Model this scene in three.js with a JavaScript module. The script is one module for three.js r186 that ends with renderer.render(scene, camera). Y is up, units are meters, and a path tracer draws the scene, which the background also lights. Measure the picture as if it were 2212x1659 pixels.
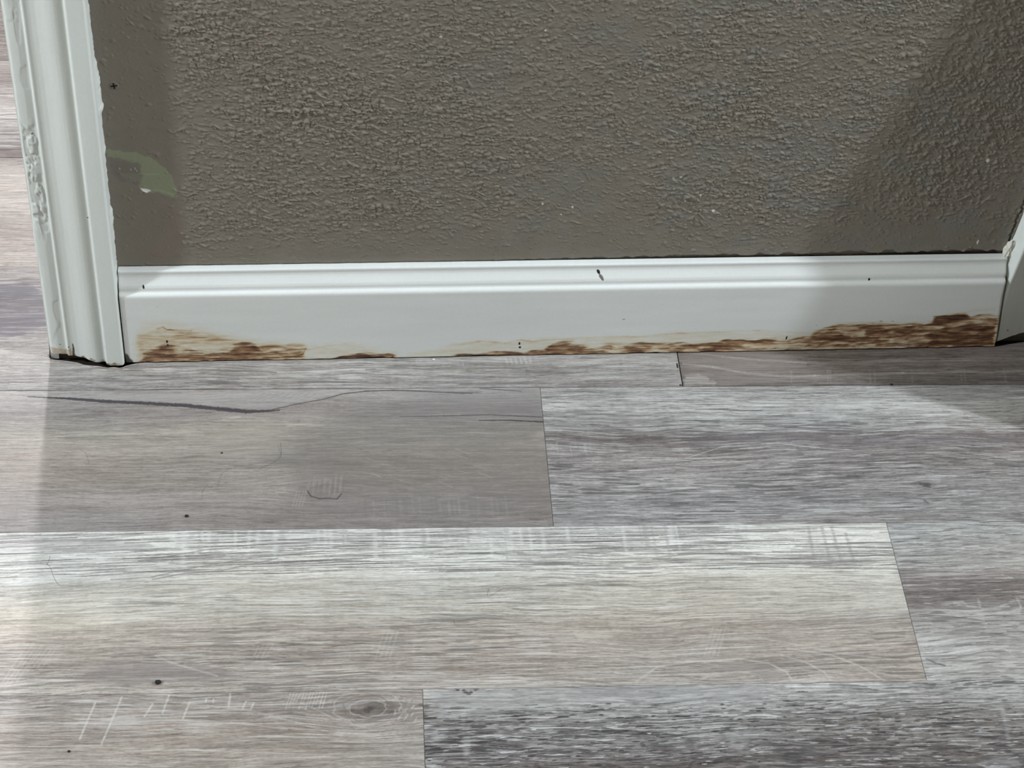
import * as THREE from 'three';
import { mergeGeometries } from 'three/addons/utils/BufferGeometryUtils.js';
import { RectAreaLightUniformsLib } from 'three/addons/lights/RectAreaLightUniformsLib.js';

// ------------------------------------------------------------------ camera, lights, exposure
const scene = new THREE.Scene();
const camera = new THREE.PerspectiveCamera(20.7405, 2212 / 1659, 0.05, 30);
camera.position.set(-0.08701, 1.06363, 1.18903);
camera.rotation.set(-0.74516, -0.116784, 0.059487, 'YXZ');
scene.add(camera);
const renderer = new THREE.WebGLRenderer({ antialias: true });
renderer.toneMapping = THREE.LinearToneMapping;
renderer.toneMappingExposure = 0.345;
renderer.shadowMap.enabled = true;
RectAreaLightUniformsLib.init();
scene.background = new THREE.Color(0x000000);
const CEIL = 2.42;
// [x, z, intensity, colour, length of the pendant rod] of the globe lamps under the ceiling: two in this room, one in the room behind the doorway
const LAMPS = [
  [-2.2, 0.62, 40, [0.91, 1.0, 1.07], 0.62],
  [2.607, 0.80, 70, [0.91, 1.0, 1.07], 0],
  [-0.36, -2.4, 42, [1.0, 0.97, 1.0], 0],
];

// ------------------------------------------------------------------ helpers
const SLANT = 0.020166;                        // the planks run 1.2 degrees off the wall
const rnd = (seed => () => { seed = (seed * 1664525 + 1013904223) >>> 0; return seed / 4294967296; })(20231);
const clamp = (v, a = 0, b = 1) => v < a ? a : v > b ? b : v;
const mix = (a, b, t) => a + (b - a) * t;
const sstep = (a, b, x) => { const t = clamp((x - a) / (b - a)); return t * t * (3 - 2 * t); };
function hash(x, y, s) {
  let h = Math.imul(x, 374761393) ^ Math.imul(y, 668265263) ^ Math.imul(s, 2246822519);
  h = Math.imul(h ^ (h >>> 13), 1274126177); h ^= h >>> 16;
  return (h >>> 0) / 4294967296;
}
function vn(x, y, s) {                          // value noise, 0..1
  const xi = Math.floor(x), yi = Math.floor(y); let fx = x - xi, fy = y - yi;
  fx = fx * fx * (3 - 2 * fx); fy = fy * fy * (3 - 2 * fy);
  const a = hash(xi, yi, s), b = hash(xi + 1, yi, s), c = hash(xi, yi + 1, s), d = hash(xi + 1, yi + 1, s);
  return a + (b - a) * fx + (c - a + (a - b - c + d) * fx) * fy;
}
const fbm = (x, y, s, o = 3) => { let r = 0, a = 0.5, t = 0; for (let i = 0; i < o; i++) { r += a * vn(x, y, s + i * 17); t += a; a *= 0.5; x *= 2.03; y *= 2.03; } return r / t; };
const taken = {};
const numbered = n => { if (taken[n] === undefined) { taken[n] = 0; return n; } taken[n]++; return n + '_' + String(taken[n]).padStart(3, '0'); };
function tag(o, label, category, group, kind) {
  o.userData.label = label; o.userData.category = category;
  if (group) o.userData.group = group; if (kind) o.userData.kind = kind; return o;
}
function mesh(name, geo, mat, parent = scene) {
  const m = new THREE.Mesh(geo, mat); m.name = parent === scene ? numbered(name) : name;
  m.castShadow = m.receiveShadow = true; parent.add(m); return m;
}
function group(name) { const g = new THREE.Group(); g.name = numbered(name); scene.add(g); return g; }
const box = (x0, x1, y0, y1, z0, z1) => { const g = new THREE.BoxGeometry(x1 - x0, y1 - y0, z1 - z0); g.translate((x0 + x1) / 2, (y0 + y1) / 2, (z0 + z1) / 2); return g; };
const std = (hex, rough = 0.6, extra = {}) => new THREE.MeshStandardMaterial({ color: hex, roughness: rough, ...extra });

// a picture plane in metres: colours 0..255 as the eye sees them
class Paint {
  constructor(x0, x1, y0, y1, w, h) { Object.assign(this, { x0, x1, y0, y1, w, h }); this.d = new Float32Array(w * h * 3); this.kx = w / (x1 - x0); this.ky = h / (y1 - y0); }
  fill(fn) { let i = 0; const c = [0, 0, 0]; for (let y = 0; y < this.h; y++) { const py = this.y0 + (y + 0.5) / this.ky; for (let x = 0; x < this.w; x++) { fn(this.x0 + (x + 0.5) / this.kx, py, c); this.d[i++] = c[0]; this.d[i++] = c[1]; this.d[i++] = c[2]; } } return this; }
  area(x0, x1, y0, y1, fn) {                    // fn(x, y) -> alpha, colour in this.c
    const a = clamp(Math.floor((x0 - this.x0) * this.kx), 0, this.w), b = clamp(Math.ceil((x1 - this.x0) * this.kx), 0, this.w);
    const c = clamp(Math.floor((y0 - this.y0) * this.ky), 0, this.h), e = clamp(Math.ceil((y1 - this.y0) * this.ky), 0, this.h);
    for (let y = c; y < e; y++) for (let x = a; x < b; x++) {
      const al = fn(this.x0 + (x + 0.5) / this.kx, this.y0 + (y + 0.5) / this.ky);
      if (al > 0) { const i = (y * this.w + x) * 3; for (let k = 0; k < 3; k++) this.d[i + k] = mix(this.d[i + k], this.c[k], al > 1 ? 1 : al); }
    }
  }
  // stroke along points [x, y, width in mm]; streak > 0 breaks it up along the grain
  stroke(pts, col, alpha, o = {}) {
    const soft = o.soft ?? 0.6, seed = o.seed ?? 5; this.c = col;
    for (let i = 0; i + 1 < pts.length; i++) {
      const [ax, ay, aw = o.w ?? 1] = pts[i], [bx, by, bw = o.w ?? 1] = pts[i + 1];
      const m = (Math.max(aw, bw) * 0.5 + 1.5) / 1000, dx = bx - ax, dy = by - ay, l2 = dx * dx + dy * dy || 1e-12;
      this.area(Math.min(ax, bx) - m, Math.max(ax, bx) + m, Math.min(ay, by) - m, Math.max(ay, by) + m, (x, y) => {
        const t = ((x - ax) * dx + (y - ay) * dy) / l2; if (t < -0.02 || t > 1.02) return 0;
        const tc = clamp(t), d = Math.hypot(x - ax - dx * tc, y - ay - dy * tc) * 1000;
        const r = mix(aw, bw, tc) * 0.5 * (0.7 + 0.6 * vn(x * 700, y * 1500, seed));
        let a = alpha * (1 - sstep(r * (1 - soft), r * (1 + 0.3) + 0.05, d));
        a *= mix(1, sstep(0.25, 0.75, vn(x * 90, y * 1500, seed + 3)), o.streak ?? this.grain ?? 0);
        return a;
      });
    }
  }
  // polygon with a ragged edge (rag in mm, stretched along x)
  poly(pts, col, alpha, o = {}) {
    let x0 = 9, x1 = -9, y0 = 9, y1 = -9; for (const [x, y] of pts) { x0 = Math.min(x0, x); x1 = Math.max(x1, x); y0 = Math.min(y0, y); y1 = Math.max(y1, y); }
    const rag = o.rag ?? 1, soft = o.soft ?? 0.5, seed = o.seed ?? 9, m = (rag + soft + 0.5) / 1000, sx = o.sx ?? 90, sy = o.sy ?? 420; this.c = col;
    this.area(x0 - m, x1 + m, y0 - m, y1 + m, (x, y) => {
      let inside = false, dd = 1e9;
      for (let i = 0, j = pts.length - 1; i < pts.length; j = i++) {
        const [ax, ay] = pts[i], [bx, by] = pts[j];
        if ((ay > y) !== (by > y) && x < (bx - ax) * (y - ay) / (by - ay) + ax) inside = !inside;
        const dx = bx - ax, dy = by - ay, t = clamp(((x - ax) * dx + (y - ay) * dy) / (dx * dx + dy * dy || 1e-12));
        dd = Math.min(dd, Math.hypot(x - ax - dx * t, y - ay - dy * t));
      }
      let d = (inside ? dd : -dd) * 1000 + (fbm(x * sx, y * sy, seed, 3) - 0.5) * 2 * rag;
      let a = alpha * sstep(-soft, soft, d);
      if (a > 0 && o.streak) a *= mix(1, sstep(0.28, 0.68, fbm(x * 55, y * 900, seed + 3, 2)), o.streak);
      return a;
    });
  }
  texture() {
    const out = new Uint8Array(this.w * this.h * 4);
    for (let i = 0, n = this.w * this.h; i < n; i++) { for (let k = 0; k < 3; k++) out[i * 4 + k] = clamp(Math.round(this.d[i * 3 + k]), 0, 255); out[i * 4 + 3] = 255; }
    const t = new THREE.DataTexture(out, this.w, this.h); t.colorSpace = THREE.SRGBColorSpace; t.magFilter = THREE.LinearFilter; t.minFilter = THREE.LinearFilter;
    t.wrapS = t.wrapT = THREE.MirroredRepeatWrapping; t.needsUpdate = true; return t;
  }
}
// grid of (nu x nv) points from fn(i, j) -> [x, y, z, u, v]
function gridGeo(nu, nv, fn) {
  const p = new Float32Array(nu * nv * 3), uv = new Float32Array(nu * nv * 2), ix = new Uint32Array((nu - 1) * (nv - 1) * 6);
  for (let j = 0, k = 0; j < nv; j++) for (let i = 0; i < nu; i++, k++) { const r = fn(i, j); p[k * 3] = r[0]; p[k * 3 + 1] = r[1]; p[k * 3 + 2] = r[2]; uv[k * 2] = r[3] ?? 0; uv[k * 2 + 1] = r[4] ?? 0; }
  for (let j = 0, k = 0; j < nv - 1; j++) for (let i = 0; i < nu - 1; i++) { const a = j * nu + i; ix[k++] = a; ix[k++] = a + 1; ix[k++] = a + nu; ix[k++] = a + 1; ix[k++] = a + nu + 1; ix[k++] = a + nu; }
  const g = new THREE.BufferGeometry(); g.setAttribute('position', new THREE.BufferAttribute(p, 3)); g.setAttribute('uv', new THREE.BufferAttribute(uv, 2)); g.setIndex(new THREE.BufferAttribute(ix, 1));
  g.computeVertexNormals(); return g;
}

// ------------------------------------------------------------------ room shell
const TAUPE = 0x7b7469, WHITE = 0xdfe1dd;
const matTaupe = std(TAUPE, 0.75), matCeiling = std(0xb4b4b0, 0.9), matWhite = std(WHITE, 0.4);
const wallLabel = (o, l) => tag(o, l, 'wall', null, 'structure');
const DOOR_L = -1.12, DOOR_R = -0.290, WALL_T = 0.115, R_DOOR = 0.475, R_DOOR2 = 1.25;
wallLabel(mesh('wall_left', box(-3.1, -3.0, -0.02, CEIL, -0.2, 3.5), matTaupe), 'taupe painted side wall of the room beyond the doorway side');
wallLabel(mesh('wall_right', box(3.2, 3.3, -0.02, CEIL, -0.2, 3.5), matTaupe), 'taupe painted side wall far beyond the damaged baseboard');
wallLabel(mesh('wall_front', box(-3.1, 3.3, -0.02, CEIL, 3.4, 3.5), matTaupe), 'taupe painted wall facing the damaged baseboard');
wallLabel(mesh('wall_next_room_left', box(-2.3, -2.2, -0.02, CEIL, -3.2, -WALL_T), matTaupe), 'side wall of the room behind the doorway, left of its lamp');
wallLabel(mesh('wall_next_room_right', box(1.5, 1.6, -0.02, CEIL, -3.2, -WALL_T), matTaupe), 'side wall of the room behind the doorway, right of its lamp');
wallLabel(mesh('wall_next_room_back', box(-2.3, 1.6, -0.02, CEIL, -3.3, -3.2), matTaupe), 'far wall of the room behind the doorway');
tag(mesh('ceiling', box(-3.1, 3.3, CEIL, CEIL + 0.08, -3.3, 3.5), matCeiling), 'flat off-white ceiling over both rooms', 'ceiling', null, 'structure');

// ------------------------------------------------------------------ the damaged wall: sprayed texture as real relief
const wall = tag(group('wall_back'), 'taupe wall with sprayed splatter texture above the damaged white baseboard', 'wall', null, 'structure');
const PX0 = -0.2440, PX1 = 0.4720, PY0 = 0.060, PY1 = 0.352;       // finely modelled field
mesh('wall_core', mergeGeometries([
  box(-3.1, DOOR_L, -0.006, CEIL, -WALL_T, 0), box(DOOR_L, DOOR_R, 2.04, CEIL, -WALL_T, 0),
  box(DOOR_R, R_DOOR, -0.006, CEIL, -WALL_T, -0.006), box(DOOR_R, R_DOOR, 0.9, CEIL, -0.006, 0), box(DOOR_R, R_DOOR, -0.006, PY0, -0.006, -0.0005), box(DOOR_R, PX0, PY0, 0.9, -0.006, 0), box(PX1, R_DOOR, PY0, 0.9, -0.006, 0),
  box(R_DOOR, R_DOOR2, 2.04, CEIL, -WALL_T, 0), box(R_DOOR2, 3.3, -0.006, CEIL, -WALL_T, 0)]), matTaupe, wall);

const crackX = y => 0.4172 + clamp((y - 0.081) * 0.13, 0, 0.012) + (fbm(y * 260, 3, 71, 3) - 0.5) * 0.0042;   // ragged left rim of the filler beside the right trim
// how thickly the spray lies
function sprayAmount(x, y) {
  let a = 0.62 + 1.1 * (fbm(x * 11 + 3, y * 14, 41, 2) - 0.48);
  a += 0.35 * sstep(0.12, 0.30, x) * sstep(0.12, 0.22, y);
  a += 0.10 * (1 - sstep(-0.12, 0.02, x)) * sstep(0.11, 0.15, y);
  a *= mix(0.16, 1, sstep(-0.196, -0.182, x + (vn(y * 90, 2, 8) - 0.5) * 0.012));                // scraped strip beside the casing
  a *= mix(0.35, 1, sstep(0.085, 0.135, y + (fbm(x * 30, 1, 12) - 0.5) * 0.03));
  if (x > -0.245 && x < -0.186) a *= 1 - 0.85 * sstep(0.0, 1, Math.exp(-(((x + 0.208) / 0.017) ** 2 + ((y - 0.165) / 0.016) ** 2) * 1.2));   // knifed smooth round the scrape
  return clamp(a, 0.03, 1.15);
}
function sprayField(x0, x1, y0, y1, step, blobsPerM2, seedShift) {
  const nx = Math.round((x1 - x0) / step) + 1, ny = Math.round((y1 - y0) / step) + 1, sx = (x1 - x0) / (nx - 1), sy = (y1 - y0) / (ny - 1);
  const h = new Float32Array(nx * ny), amt = new Float32Array(nx * ny);
  for (let j = 0, k = 0; j < ny; j++) for (let i = 0; i < nx; i++, k++) {
    const x = x0 + i * sx, y = y0 + j * sy, a = amt[k] = sprayAmount(x, y);
    const wx = x + (fbm(x * 160, y * 160, 3, 2) - 0.5) * 0.004, wy = y + (fbm(x * 160, y * 160, 5, 2) - 0.5) * 0.004;
    const r1 = 1 - Math.abs(2 * vn(wx * 150, wy * 300, 21) - 1), r2 = 1 - Math.abs(2 * vn(wx * 330, wy * 560, 22) - 1);
    h[k] = a * (0.00034 * r1 * r1 * r1 * r1 * r1 + 0.00022 * r2 * r2 * r2) + 0.00014 * (0.35 + 0.65 * a) * vn(x * 640, y * 860, 23) + 0.0005 * (fbm(x * 26, y * 26, 31, 2) - 0.5) + 0.00018 * (vn(x * 110, y * 170, 33) - 0.5);
  }
  const n = Math.round(blobsPerM2 * (x1 - x0) * (y1 - y0));
  for (let b = 0; b < n; b++) {
    const bx = mix(x0, x1, rnd()), by = mix(y0, y1, rnd()), big = rnd(), turn = (rnd() - 0.5) * 2.2, e = rnd(), kind = rnd();
    const ia = clamp(Math.round((bx - x0) / sx), 0, nx - 1), ja = clamp(Math.round((by - y0) / sy), 0, ny - 1), a = amt[ja * nx + ia];
    if (rnd() > a * 1.05) continue;
    let rx = mix(0.0007, 0.0026, big * big * big), ry = Math.max(0.00055, rx * mix(0.28, 0.85, e)), ht = mix(0.00034, 0.00105, rnd()) * (0.3 + 0.7 * a);
    if (kind > 0.97) { rx = mix(0.002, 0.0045, rnd() * rnd()); ry = rx * mix(0.45, 0.8, e); ht = mix(0.0007, 0.0012, rnd()) * a; }
    else if (kind > 0.87) { rx *= mix(1.6, 2.8, rnd()); ry = mix(0.00050, 0.0008, e); }   // thin curled strings
    const c = Math.cos(turn), s = Math.sin(turn), R = Math.max(rx, ry) * 1.5, bend = (rnd() - 0.5) * (ry < rx * 0.4 ? 2.6 : 0.9);
    const i0 = Math.max(0, Math.floor((bx - R - x0) / sx)), i1 = Math.min(nx - 1, Math.ceil((bx + R - x0) / sx)), j0 = Math.max(0, Math.floor((by - R - y0) / sy)), j1 = Math.min(ny - 1, Math.ceil((by + R - y0) / sy));
    for (let j = j0; j <= j1; j++) for (let i = i0; i <= i1; i++) {
      const dx = x0 + i * sx - bx, dy = y0 + j * sy - by; let u = (dx * c + dy * s) / rx, v = (-dx * s + dy * c) / ry; v += bend * (u * u - 0.4);
      const d = Math.sqrt(u * u + v * v) * (0.8 + 0.4 * vn((bx + dx) * 420, (by + dy) * 420, 61));
      if (d < 1.15) { const q = ht * (1 - sstep(0.38, 1.15, d)), k = j * nx + i; h[k] = Math.max(h[k], h[k] * 0.6 + q); }
    }
  }
  return { h, nx, ny, sx, sy, x0, y0 };
}
const PATCH = [[-0.2392,0.1881],[-0.2287,0.1863],[-0.2168,0.1846],[-0.2076,0.1797],[-0.201,0.1732],[-0.1958,0.1651],[-0.1925,0.1471],[-0.1965,0.1447],[-0.2028,0.1481],[-0.2097,0.1498],[-0.2172,0.1532],[-0.2188,0.1581],[-0.2161,0.1678],[-0.2202,0.1735],[-0.227,0.176],[-0.2344,0.1785],[-0.2379,0.1817]];
function carve(x, y, z) {
  const cr = Math.abs(x - crackX(y));                                                  // split between wall paint and filler
  z -= 0.0022 * (1 - sstep(0.0004, 0.0011, cr)) * (1 - sstep(0.10, 0.36, y)) ;
  z += 0.0006 * Math.exp(-(((x - crackX(y) + 0.0018) / 0.0011) ** 2)) * vn(y * 600, 4, 6);
  const gap = mix(0.0008, 0.0032, sstep(-0.05, 0.33, x)) * (0.55 + 0.9 * vn(x * 220, 7, 55));   // torn paint just above the baseboard
  z -= mix(0.0008, 0.0028, sstep(-0.05, 0.30, x)) * (1 - sstep(gap * 0.7, gap * 1.25 + 0.0003, y - 0.0826));
  z -= 0.0006 * Math.exp(-(((x - 0.2391 + 0.4682) ** 2 + (y - 0.2407) ** 2) / 0.0000052));
  return z;
}
const F = sprayField(PX0, PX1, PY0, PY1, 0.00054, 230000, 0);
const field = gridGeo(F.nx, F.ny, (i, j) => { const x = F.x0 + i * F.sx, y = F.y0 + j * F.sy; return [x, y, carve(x, y, F.h[j * F.nx + i]), (x - PX0) / (PX1 - PX0), (y - PY0) / (PY1 - PY0)]; });
const wallPaint = new Paint(PX0, PX1, PY0, PY1, 1600, 652).fill((x, y, c) => {
  const b = sstep(0.52, 0.72, fbm(x * 38 + 9, y * 60, 91, 3)) * sstep(-0.1, 0.1, x) * 0.4, w = (fbm(x * 70, y * 90, 92, 2) - 0.5) * 7, g = (vn(x * 1400, y * 1400, 93) - 0.5) * 6;
  c[0] = mix(123, 116, b) + w + g; c[1] = mix(116, 116, b) + w + g; c[2] = mix(105, 111, b) + w + g;
});
{
  const P = wallPaint;
  P.poly([[PX0, PY0], [-0.187, PY0], [-0.189, 0.16], [-0.186, 0.25], [-0.190, PY1], [PX0, PY1]], [117, 110, 100], 0.6, { rag: 4, soft: 1.5, sx: 90, sy: 90, seed: 13 });  // scraped strip toned darker to deepen the cast shade of the casing
  P.poly(PATCH, [132, 138, 112], 0.9, { rag: 1.6, soft: 0.5, sx: 300, sy: 300, seed: 14 });
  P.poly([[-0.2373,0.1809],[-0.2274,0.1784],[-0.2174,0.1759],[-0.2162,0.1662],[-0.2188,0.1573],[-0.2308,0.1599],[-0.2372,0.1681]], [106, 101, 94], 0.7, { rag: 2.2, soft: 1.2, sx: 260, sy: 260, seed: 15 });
  P.poly([[-0.2303,0.1664],[-0.2181,0.167],[-0.2167,0.1597],[-0.2251,0.159]], [124, 128, 110], 0.5, { rag: 1.5, soft: 0.8, sx: 200, sy: 300, seed: 19 });
  P.poly([[-0.2196,0.1557],[-0.2172,0.154],[-0.2134,0.1532],[-0.2109,0.1515],[-0.2136,0.1499],[-0.2167,0.1512]], [228, 228, 224], 0.95, { rag: 0.5, soft: 0.3, seed: 16 });
  for (const p of [[-0.2236,0.1703], [-0.2207,0.1711], [-0.2195,0.1691], [-0.2312,0.1712]]) P.stroke([[p[0], p[1] + 0.0007], [p[0] + 0.0005, p[1] - 0.0008]], [196, 194, 188], 0.8, { w: 0.7 });
  P.stroke([[-0.2181,0.167],[-0.2124,0.1657],[-0.2038,0.166]], [150, 154, 130], 0.5, { w: 1.4 });
  P.stroke([[-0.2096,0.1523],[-0.2032,0.1514],[-0.1963,0.148],[-0.1925,0.1463]], [152, 155, 132], 0.6, { w: 1.1 });
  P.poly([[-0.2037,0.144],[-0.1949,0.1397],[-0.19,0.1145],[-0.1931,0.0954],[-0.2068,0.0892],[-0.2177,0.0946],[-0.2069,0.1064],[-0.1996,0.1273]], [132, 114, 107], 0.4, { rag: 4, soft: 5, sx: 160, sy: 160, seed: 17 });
  P.stroke([[-0.1945,0.1463],[-0.1917,0.15],[-0.191,0.1553]], [104, 92, 78], 0.6, { w: 1.0 });
  P.stroke([[-0.2176,0.0958],[-0.2138,0.0928],[-0.2067,0.0909]], [104, 94, 86], 0.4, { w: 1.2, streak: 0.5 });
  // chips where the paint has come off, showing white
  for (const [px, py, r, e] of [[-0.0095,0.2783,1.5,1.0], [0.1649,0.1588,1.2,1], [0.1922,0.1273,1.6,1.2], [0.1811,0.1418,0.8,1.8], [0.0888,0.1327,1.0,1.8], [0.3877,0.1702,1.9,1.2], [0.16,0.1576,0.8,1.3], [0.1704,0.137,0.7,2], [-0.1038,0.2377,0.8,0.7], [0.0608,0.2826,0.7,1.2], [0.0668,0.1356,0.8,1.6], [-0.0089,0.1385,0.6,1.6], [0.3955,0.0947,0.9,3.2], [0.3611,0.0819,0.5,2.2], [0.3221,0.0827,0.5,2.0], [0.0808,0.1257,0.8,0.8]])
    P.poly([[px - r / 1000, py], [px, py + r * e / 1000], [px + r * 0.8 / 1000, py + r * 0.2 / 1000], [px + r * 0.3 / 1000, py - r * e / 1000]], [226, 226, 220], 0.9, { rag: 0.5, soft: 0.25, sx: 600, sy: 600, seed: Math.round(px * 9999) });
  for (const [px, py, r, col] of [[-0.1306,0.274,4,[160,132,120]], [0.2808,0.2579,2.4,[150,128,100]], [0.2294,0.3021,2,[160,130,112]], [-0.1089,0.1631,5,[140,142,138]], [0.2285,0.2614,4,[150,136,128]], [0.3441,0.2335,4,[132,134,132]], [0.302,0.2083,3,[128,130,124]]])
    P.poly([[px - r / 1000, py], [px, py + r * 0.5 / 1000], [px + r / 1000, py], [px, py - r * 0.5 / 1000]], col, 0.5, { rag: 1.2, soft: 1, sx: 300, sy: 300, seed: 77 });
  // dark brown along the torn line above the baseboard, right half
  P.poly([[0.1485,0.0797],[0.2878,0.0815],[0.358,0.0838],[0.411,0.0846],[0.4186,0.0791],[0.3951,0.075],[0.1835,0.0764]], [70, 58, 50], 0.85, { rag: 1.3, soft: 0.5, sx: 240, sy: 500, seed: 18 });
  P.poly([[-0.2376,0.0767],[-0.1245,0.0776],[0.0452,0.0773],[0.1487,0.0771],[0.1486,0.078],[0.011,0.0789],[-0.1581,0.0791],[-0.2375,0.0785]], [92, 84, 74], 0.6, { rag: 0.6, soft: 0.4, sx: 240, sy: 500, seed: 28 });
  // bare filler beside the split
  const rim = []; for (let k = 0; k <= 20; k++) { const y = 0.084 + k * 0.0135; rim.push([crackX(y) - 0.0012, y, 1.8]); }
  P.stroke(rim, [150, 147, 142], 0.55, { streak: 0, seed: 33 });
}
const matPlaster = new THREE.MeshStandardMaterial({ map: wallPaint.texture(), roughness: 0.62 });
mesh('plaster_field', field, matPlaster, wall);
const U = sprayField(PX0, PX1, PY1, 0.90, 0.00125, 200000, 1);
for (let i = 0; i < U.nx; i++) { const t = i * (F.nx - 1) / (U.nx - 1), a = Math.floor(t), b = Math.min(F.nx - 1, a + 1), top = (F.ny - 1) * F.nx; U.h[i] = mix(F.h[top + a], F.h[top + b], t - a); }
mesh('plaster_field', gridGeo(U.nx, U.ny, (i, j) => [U.x0 + i * U.sx, U.y0 + j * U.sy, U.h[j * U.nx + i]]), std(0x7b7469, 0.62), wall);

// ------------------------------------------------------------------ left door casing
const whitePaint = (seed, x0, x1, y0, y1, w, h) => new Paint(x0, x1, y0, y1, w, h).fill((x, y, c) => {
  const n = (fbm(x * 60, y * 14, seed, 2) - 0.5) * 7 + (vn(x * 900, y * 500, seed + 1) - 0.5) * 3;
  c[0] = 219 + n; c[1] = 223 + n; c[2] = 219 + n;
});
// across the casing: [distance from the wall-side edge, height off the wall], metres
const CAS = [[0, -0.001], [0, 0.004], [0.0002, 0.0125], [0.0006, 0.0143], [0.0014, 0.0152], [0.0024, 0.0156], [0.005, 0.0159], [0.0095, 0.0160], [0.0118, 0.0160], [0.0128, 0.0158], [0.0134, 0.0152], [0.0138, 0.0140], [0.0141, 0.0127], [0.0146, 0.0120],
  [0.0156, 0.0121], [0.0172, 0.0126], [0.019, 0.0130], [0.021, 0.0131], [0.0235, 0.0126], [0.0265, 0.0115], [0.030, 0.0099], [0.0335, 0.0085], [0.037, 0.0077], [0.039, 0.0076], [0.0403, 0.0078], [0.0410, 0.0080], [0.0416, 0.0079], [0.0420, 0.0073], [0.0424, 0.0063], [0.0430, 0.0058],
  [0.045, 0.0060], [0.048, 0.0062], [0.051, 0.0062], [0.0528, 0.0059], [0.0540, 0.0052], [0.0547, 0.0042], [0.0550, 0.003], [0.0550, -0.001]];
function resample(pts, n) { const L = [0]; for (let i = 1; i < pts.length; i++) L.push(L[i - 1] + Math.hypot(pts[i][0] - pts[i - 1][0], pts[i][1] - pts[i - 1][1])); const out = []; for (let k = 0, i = 0; k < n; k++) { const t = L[L.length - 1] * k / (n - 1); while (i < pts.length - 2 && L[i + 1] < t) i++; const f = clamp((t - L[i]) / (L[i + 1] - L[i])); out.push([mix(pts[i][0], pts[i + 1][0], f), mix(pts[i][1], pts[i + 1][1], f), t]); } return out; }
const casing = tag(group('trim_1'), 'white door casing with moulded profile beside the textured wall, rotted at its foot', 'door casing', null, 'structure');
{
  const XR = -0.2402, prof = resample(CAS, 120), len = prof[119][2];
  const paint = whitePaint(201, 0, len, 0, 0.36, 320, 1440);
  // grime and bare wood at the foot, small dents
  for (let k = 0; k < 60; k++) { const u = rnd() * len, y = rnd() * rnd() * 0.004 + 0.001; paint.poly([[u - 0.002, y], [u, y + 0.0012], [u + 0.002, y], [u, y - 0.0012]], k % 3 ? [96, 78, 58] : [176, 152, 126], 0.6, { rag: 0.8, soft: 0.5, sx: 500, sy: 500, seed: k }); }
  paint.poly([[0.0575, 0.0], [0.0745, 0.0], [0.0745, 0.0105], [0.066, 0.0095], [0.0575, 0.011]], [182, 164, 142], 0.75, { rag: 1.5, soft: 0.6, sx: 300, sy: 300, seed: 3 });
  paint.stroke([[0.0568, 0.004, 2.0], [0.0562, 0.011, 1.4], [0.0565, 0.016, 0.6]], [58, 48, 38], 0.9, { seed: 4 });
  for (const [u, y, r] of [[0.0595, 0.0125, 1.3], [0.067, 0.0135, 0.9], [0.0310, 0.0165, 1.5], [0.0325, 0.1375, 1.4], [0.0665, 0.2055, 1.4]]) paint.stroke([[u, y, r], [u + 0.0004, y + 0.0006, r]], [52, 48, 44], 0.95, { seed: 2 });
  const NV = 460, geo = gridGeo(120, NV, (i, j) => {
    const [d, z0, u] = prof[119 - i], y0 = 0.36 * Math.pow(j / (NV - 1), 1.0), foot = mix(0.0007, 0.0045, sstep(0.008, 0.045, d)) + 0.0016 * (fbm(d * 300, 1, 5, 2) - 0.3);
    const y = Math.max(y0, foot + (y0 < foot ? 0 : 0));
    let x = XR - d, z = z0 + 0.00006 * (fbm(d * 260, y * 60, 6, 2) - 0.5);
    // torn and overpainted patches along the inner strip
    const strip = sstep(0.043, 0.0445, d) * (1 - sstep(0.0525, 0.054, d)), band = sstep(0.105, 0.135, y) * (1 - sstep(0.20, 0.225, y)) + 0.35 * sstep(0.28, 0.31, y);
    const chip = sstep(0.50, 0.58, fbm(d * 330, y * 120, 7, 3));
    z -= 0.0008 * strip * band * chip; z += 0.0004 * strip * band * sstep(0.52, 0.6, vn(d * 700, y * 260, 9)) * (1 - chip);
    z -= 0.0003 * strip * sstep(0.62, 0.66, vn(d * 150 + 4, y * 60, 19));
    if (d < 0.0006) { const bead = Math.max(0, fbm(y * 40, 2, 8, 3) - 0.45) * 0.007 * sstep(0.10, 0.14, y) + 0.0006 * vn(y * 500, 4, 4) + 0.0016 * sstep(0.21, 0.22, y) * (1 - sstep(0.245, 0.25, y)) * vn(y * 160, 1, 3); x += bead * (1 - sstep(0.0015, 0.0110, z0)); }   // caulk along the wall
    if (d > 0.0535) x += 0.0004 * (fbm(y * 130, 5, 44, 2) - 0.5) - 0.0006 * sstep(0.09, 0.10, y) * (1 - sstep(0.115, 0.13, y));
    return [x, y, z, u / len, y / 0.36];
  });
  mesh('casing_moulding', geo, new THREE.MeshStandardMaterial({ map: paint.texture(), roughness: 0.36 }), casing);
  const upper = prof.filter((_, i) => i % 3 === 0 || i === 119); const nu = upper.length;
  mesh('casing_moulding', gridGeo(nu, 2, (i, j) => { const [d, z] = upper[nu - 1 - i]; return [XR - d, j ? 2.09 : 0.36, z]; }), matWhite, casing);
  mesh('casing_core', box(-0.2940, -0.2415, 0.006, 2.09, 0.0002, 0.0040), matWhite, casing);
}
const jamb = tag(group('trim_3'), 'white jamb lining the doorway opening beside the moulded casing', 'door jamb', null, 'structure');
mesh('jamb_board', mergeGeometries([box(-0.2960, DOOR_R, -0.004, 2.04, -WALL_T - 0.006, 0.0018), box(DOOR_L, DOOR_L + 0.018, -0.004, 2.04, -WALL_T - 0.006, 0.0018), box(DOOR_L, DOOR_R, 2.022, 2.04, -WALL_T - 0.006, 0.0018)]), matWhite, jamb);

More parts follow.
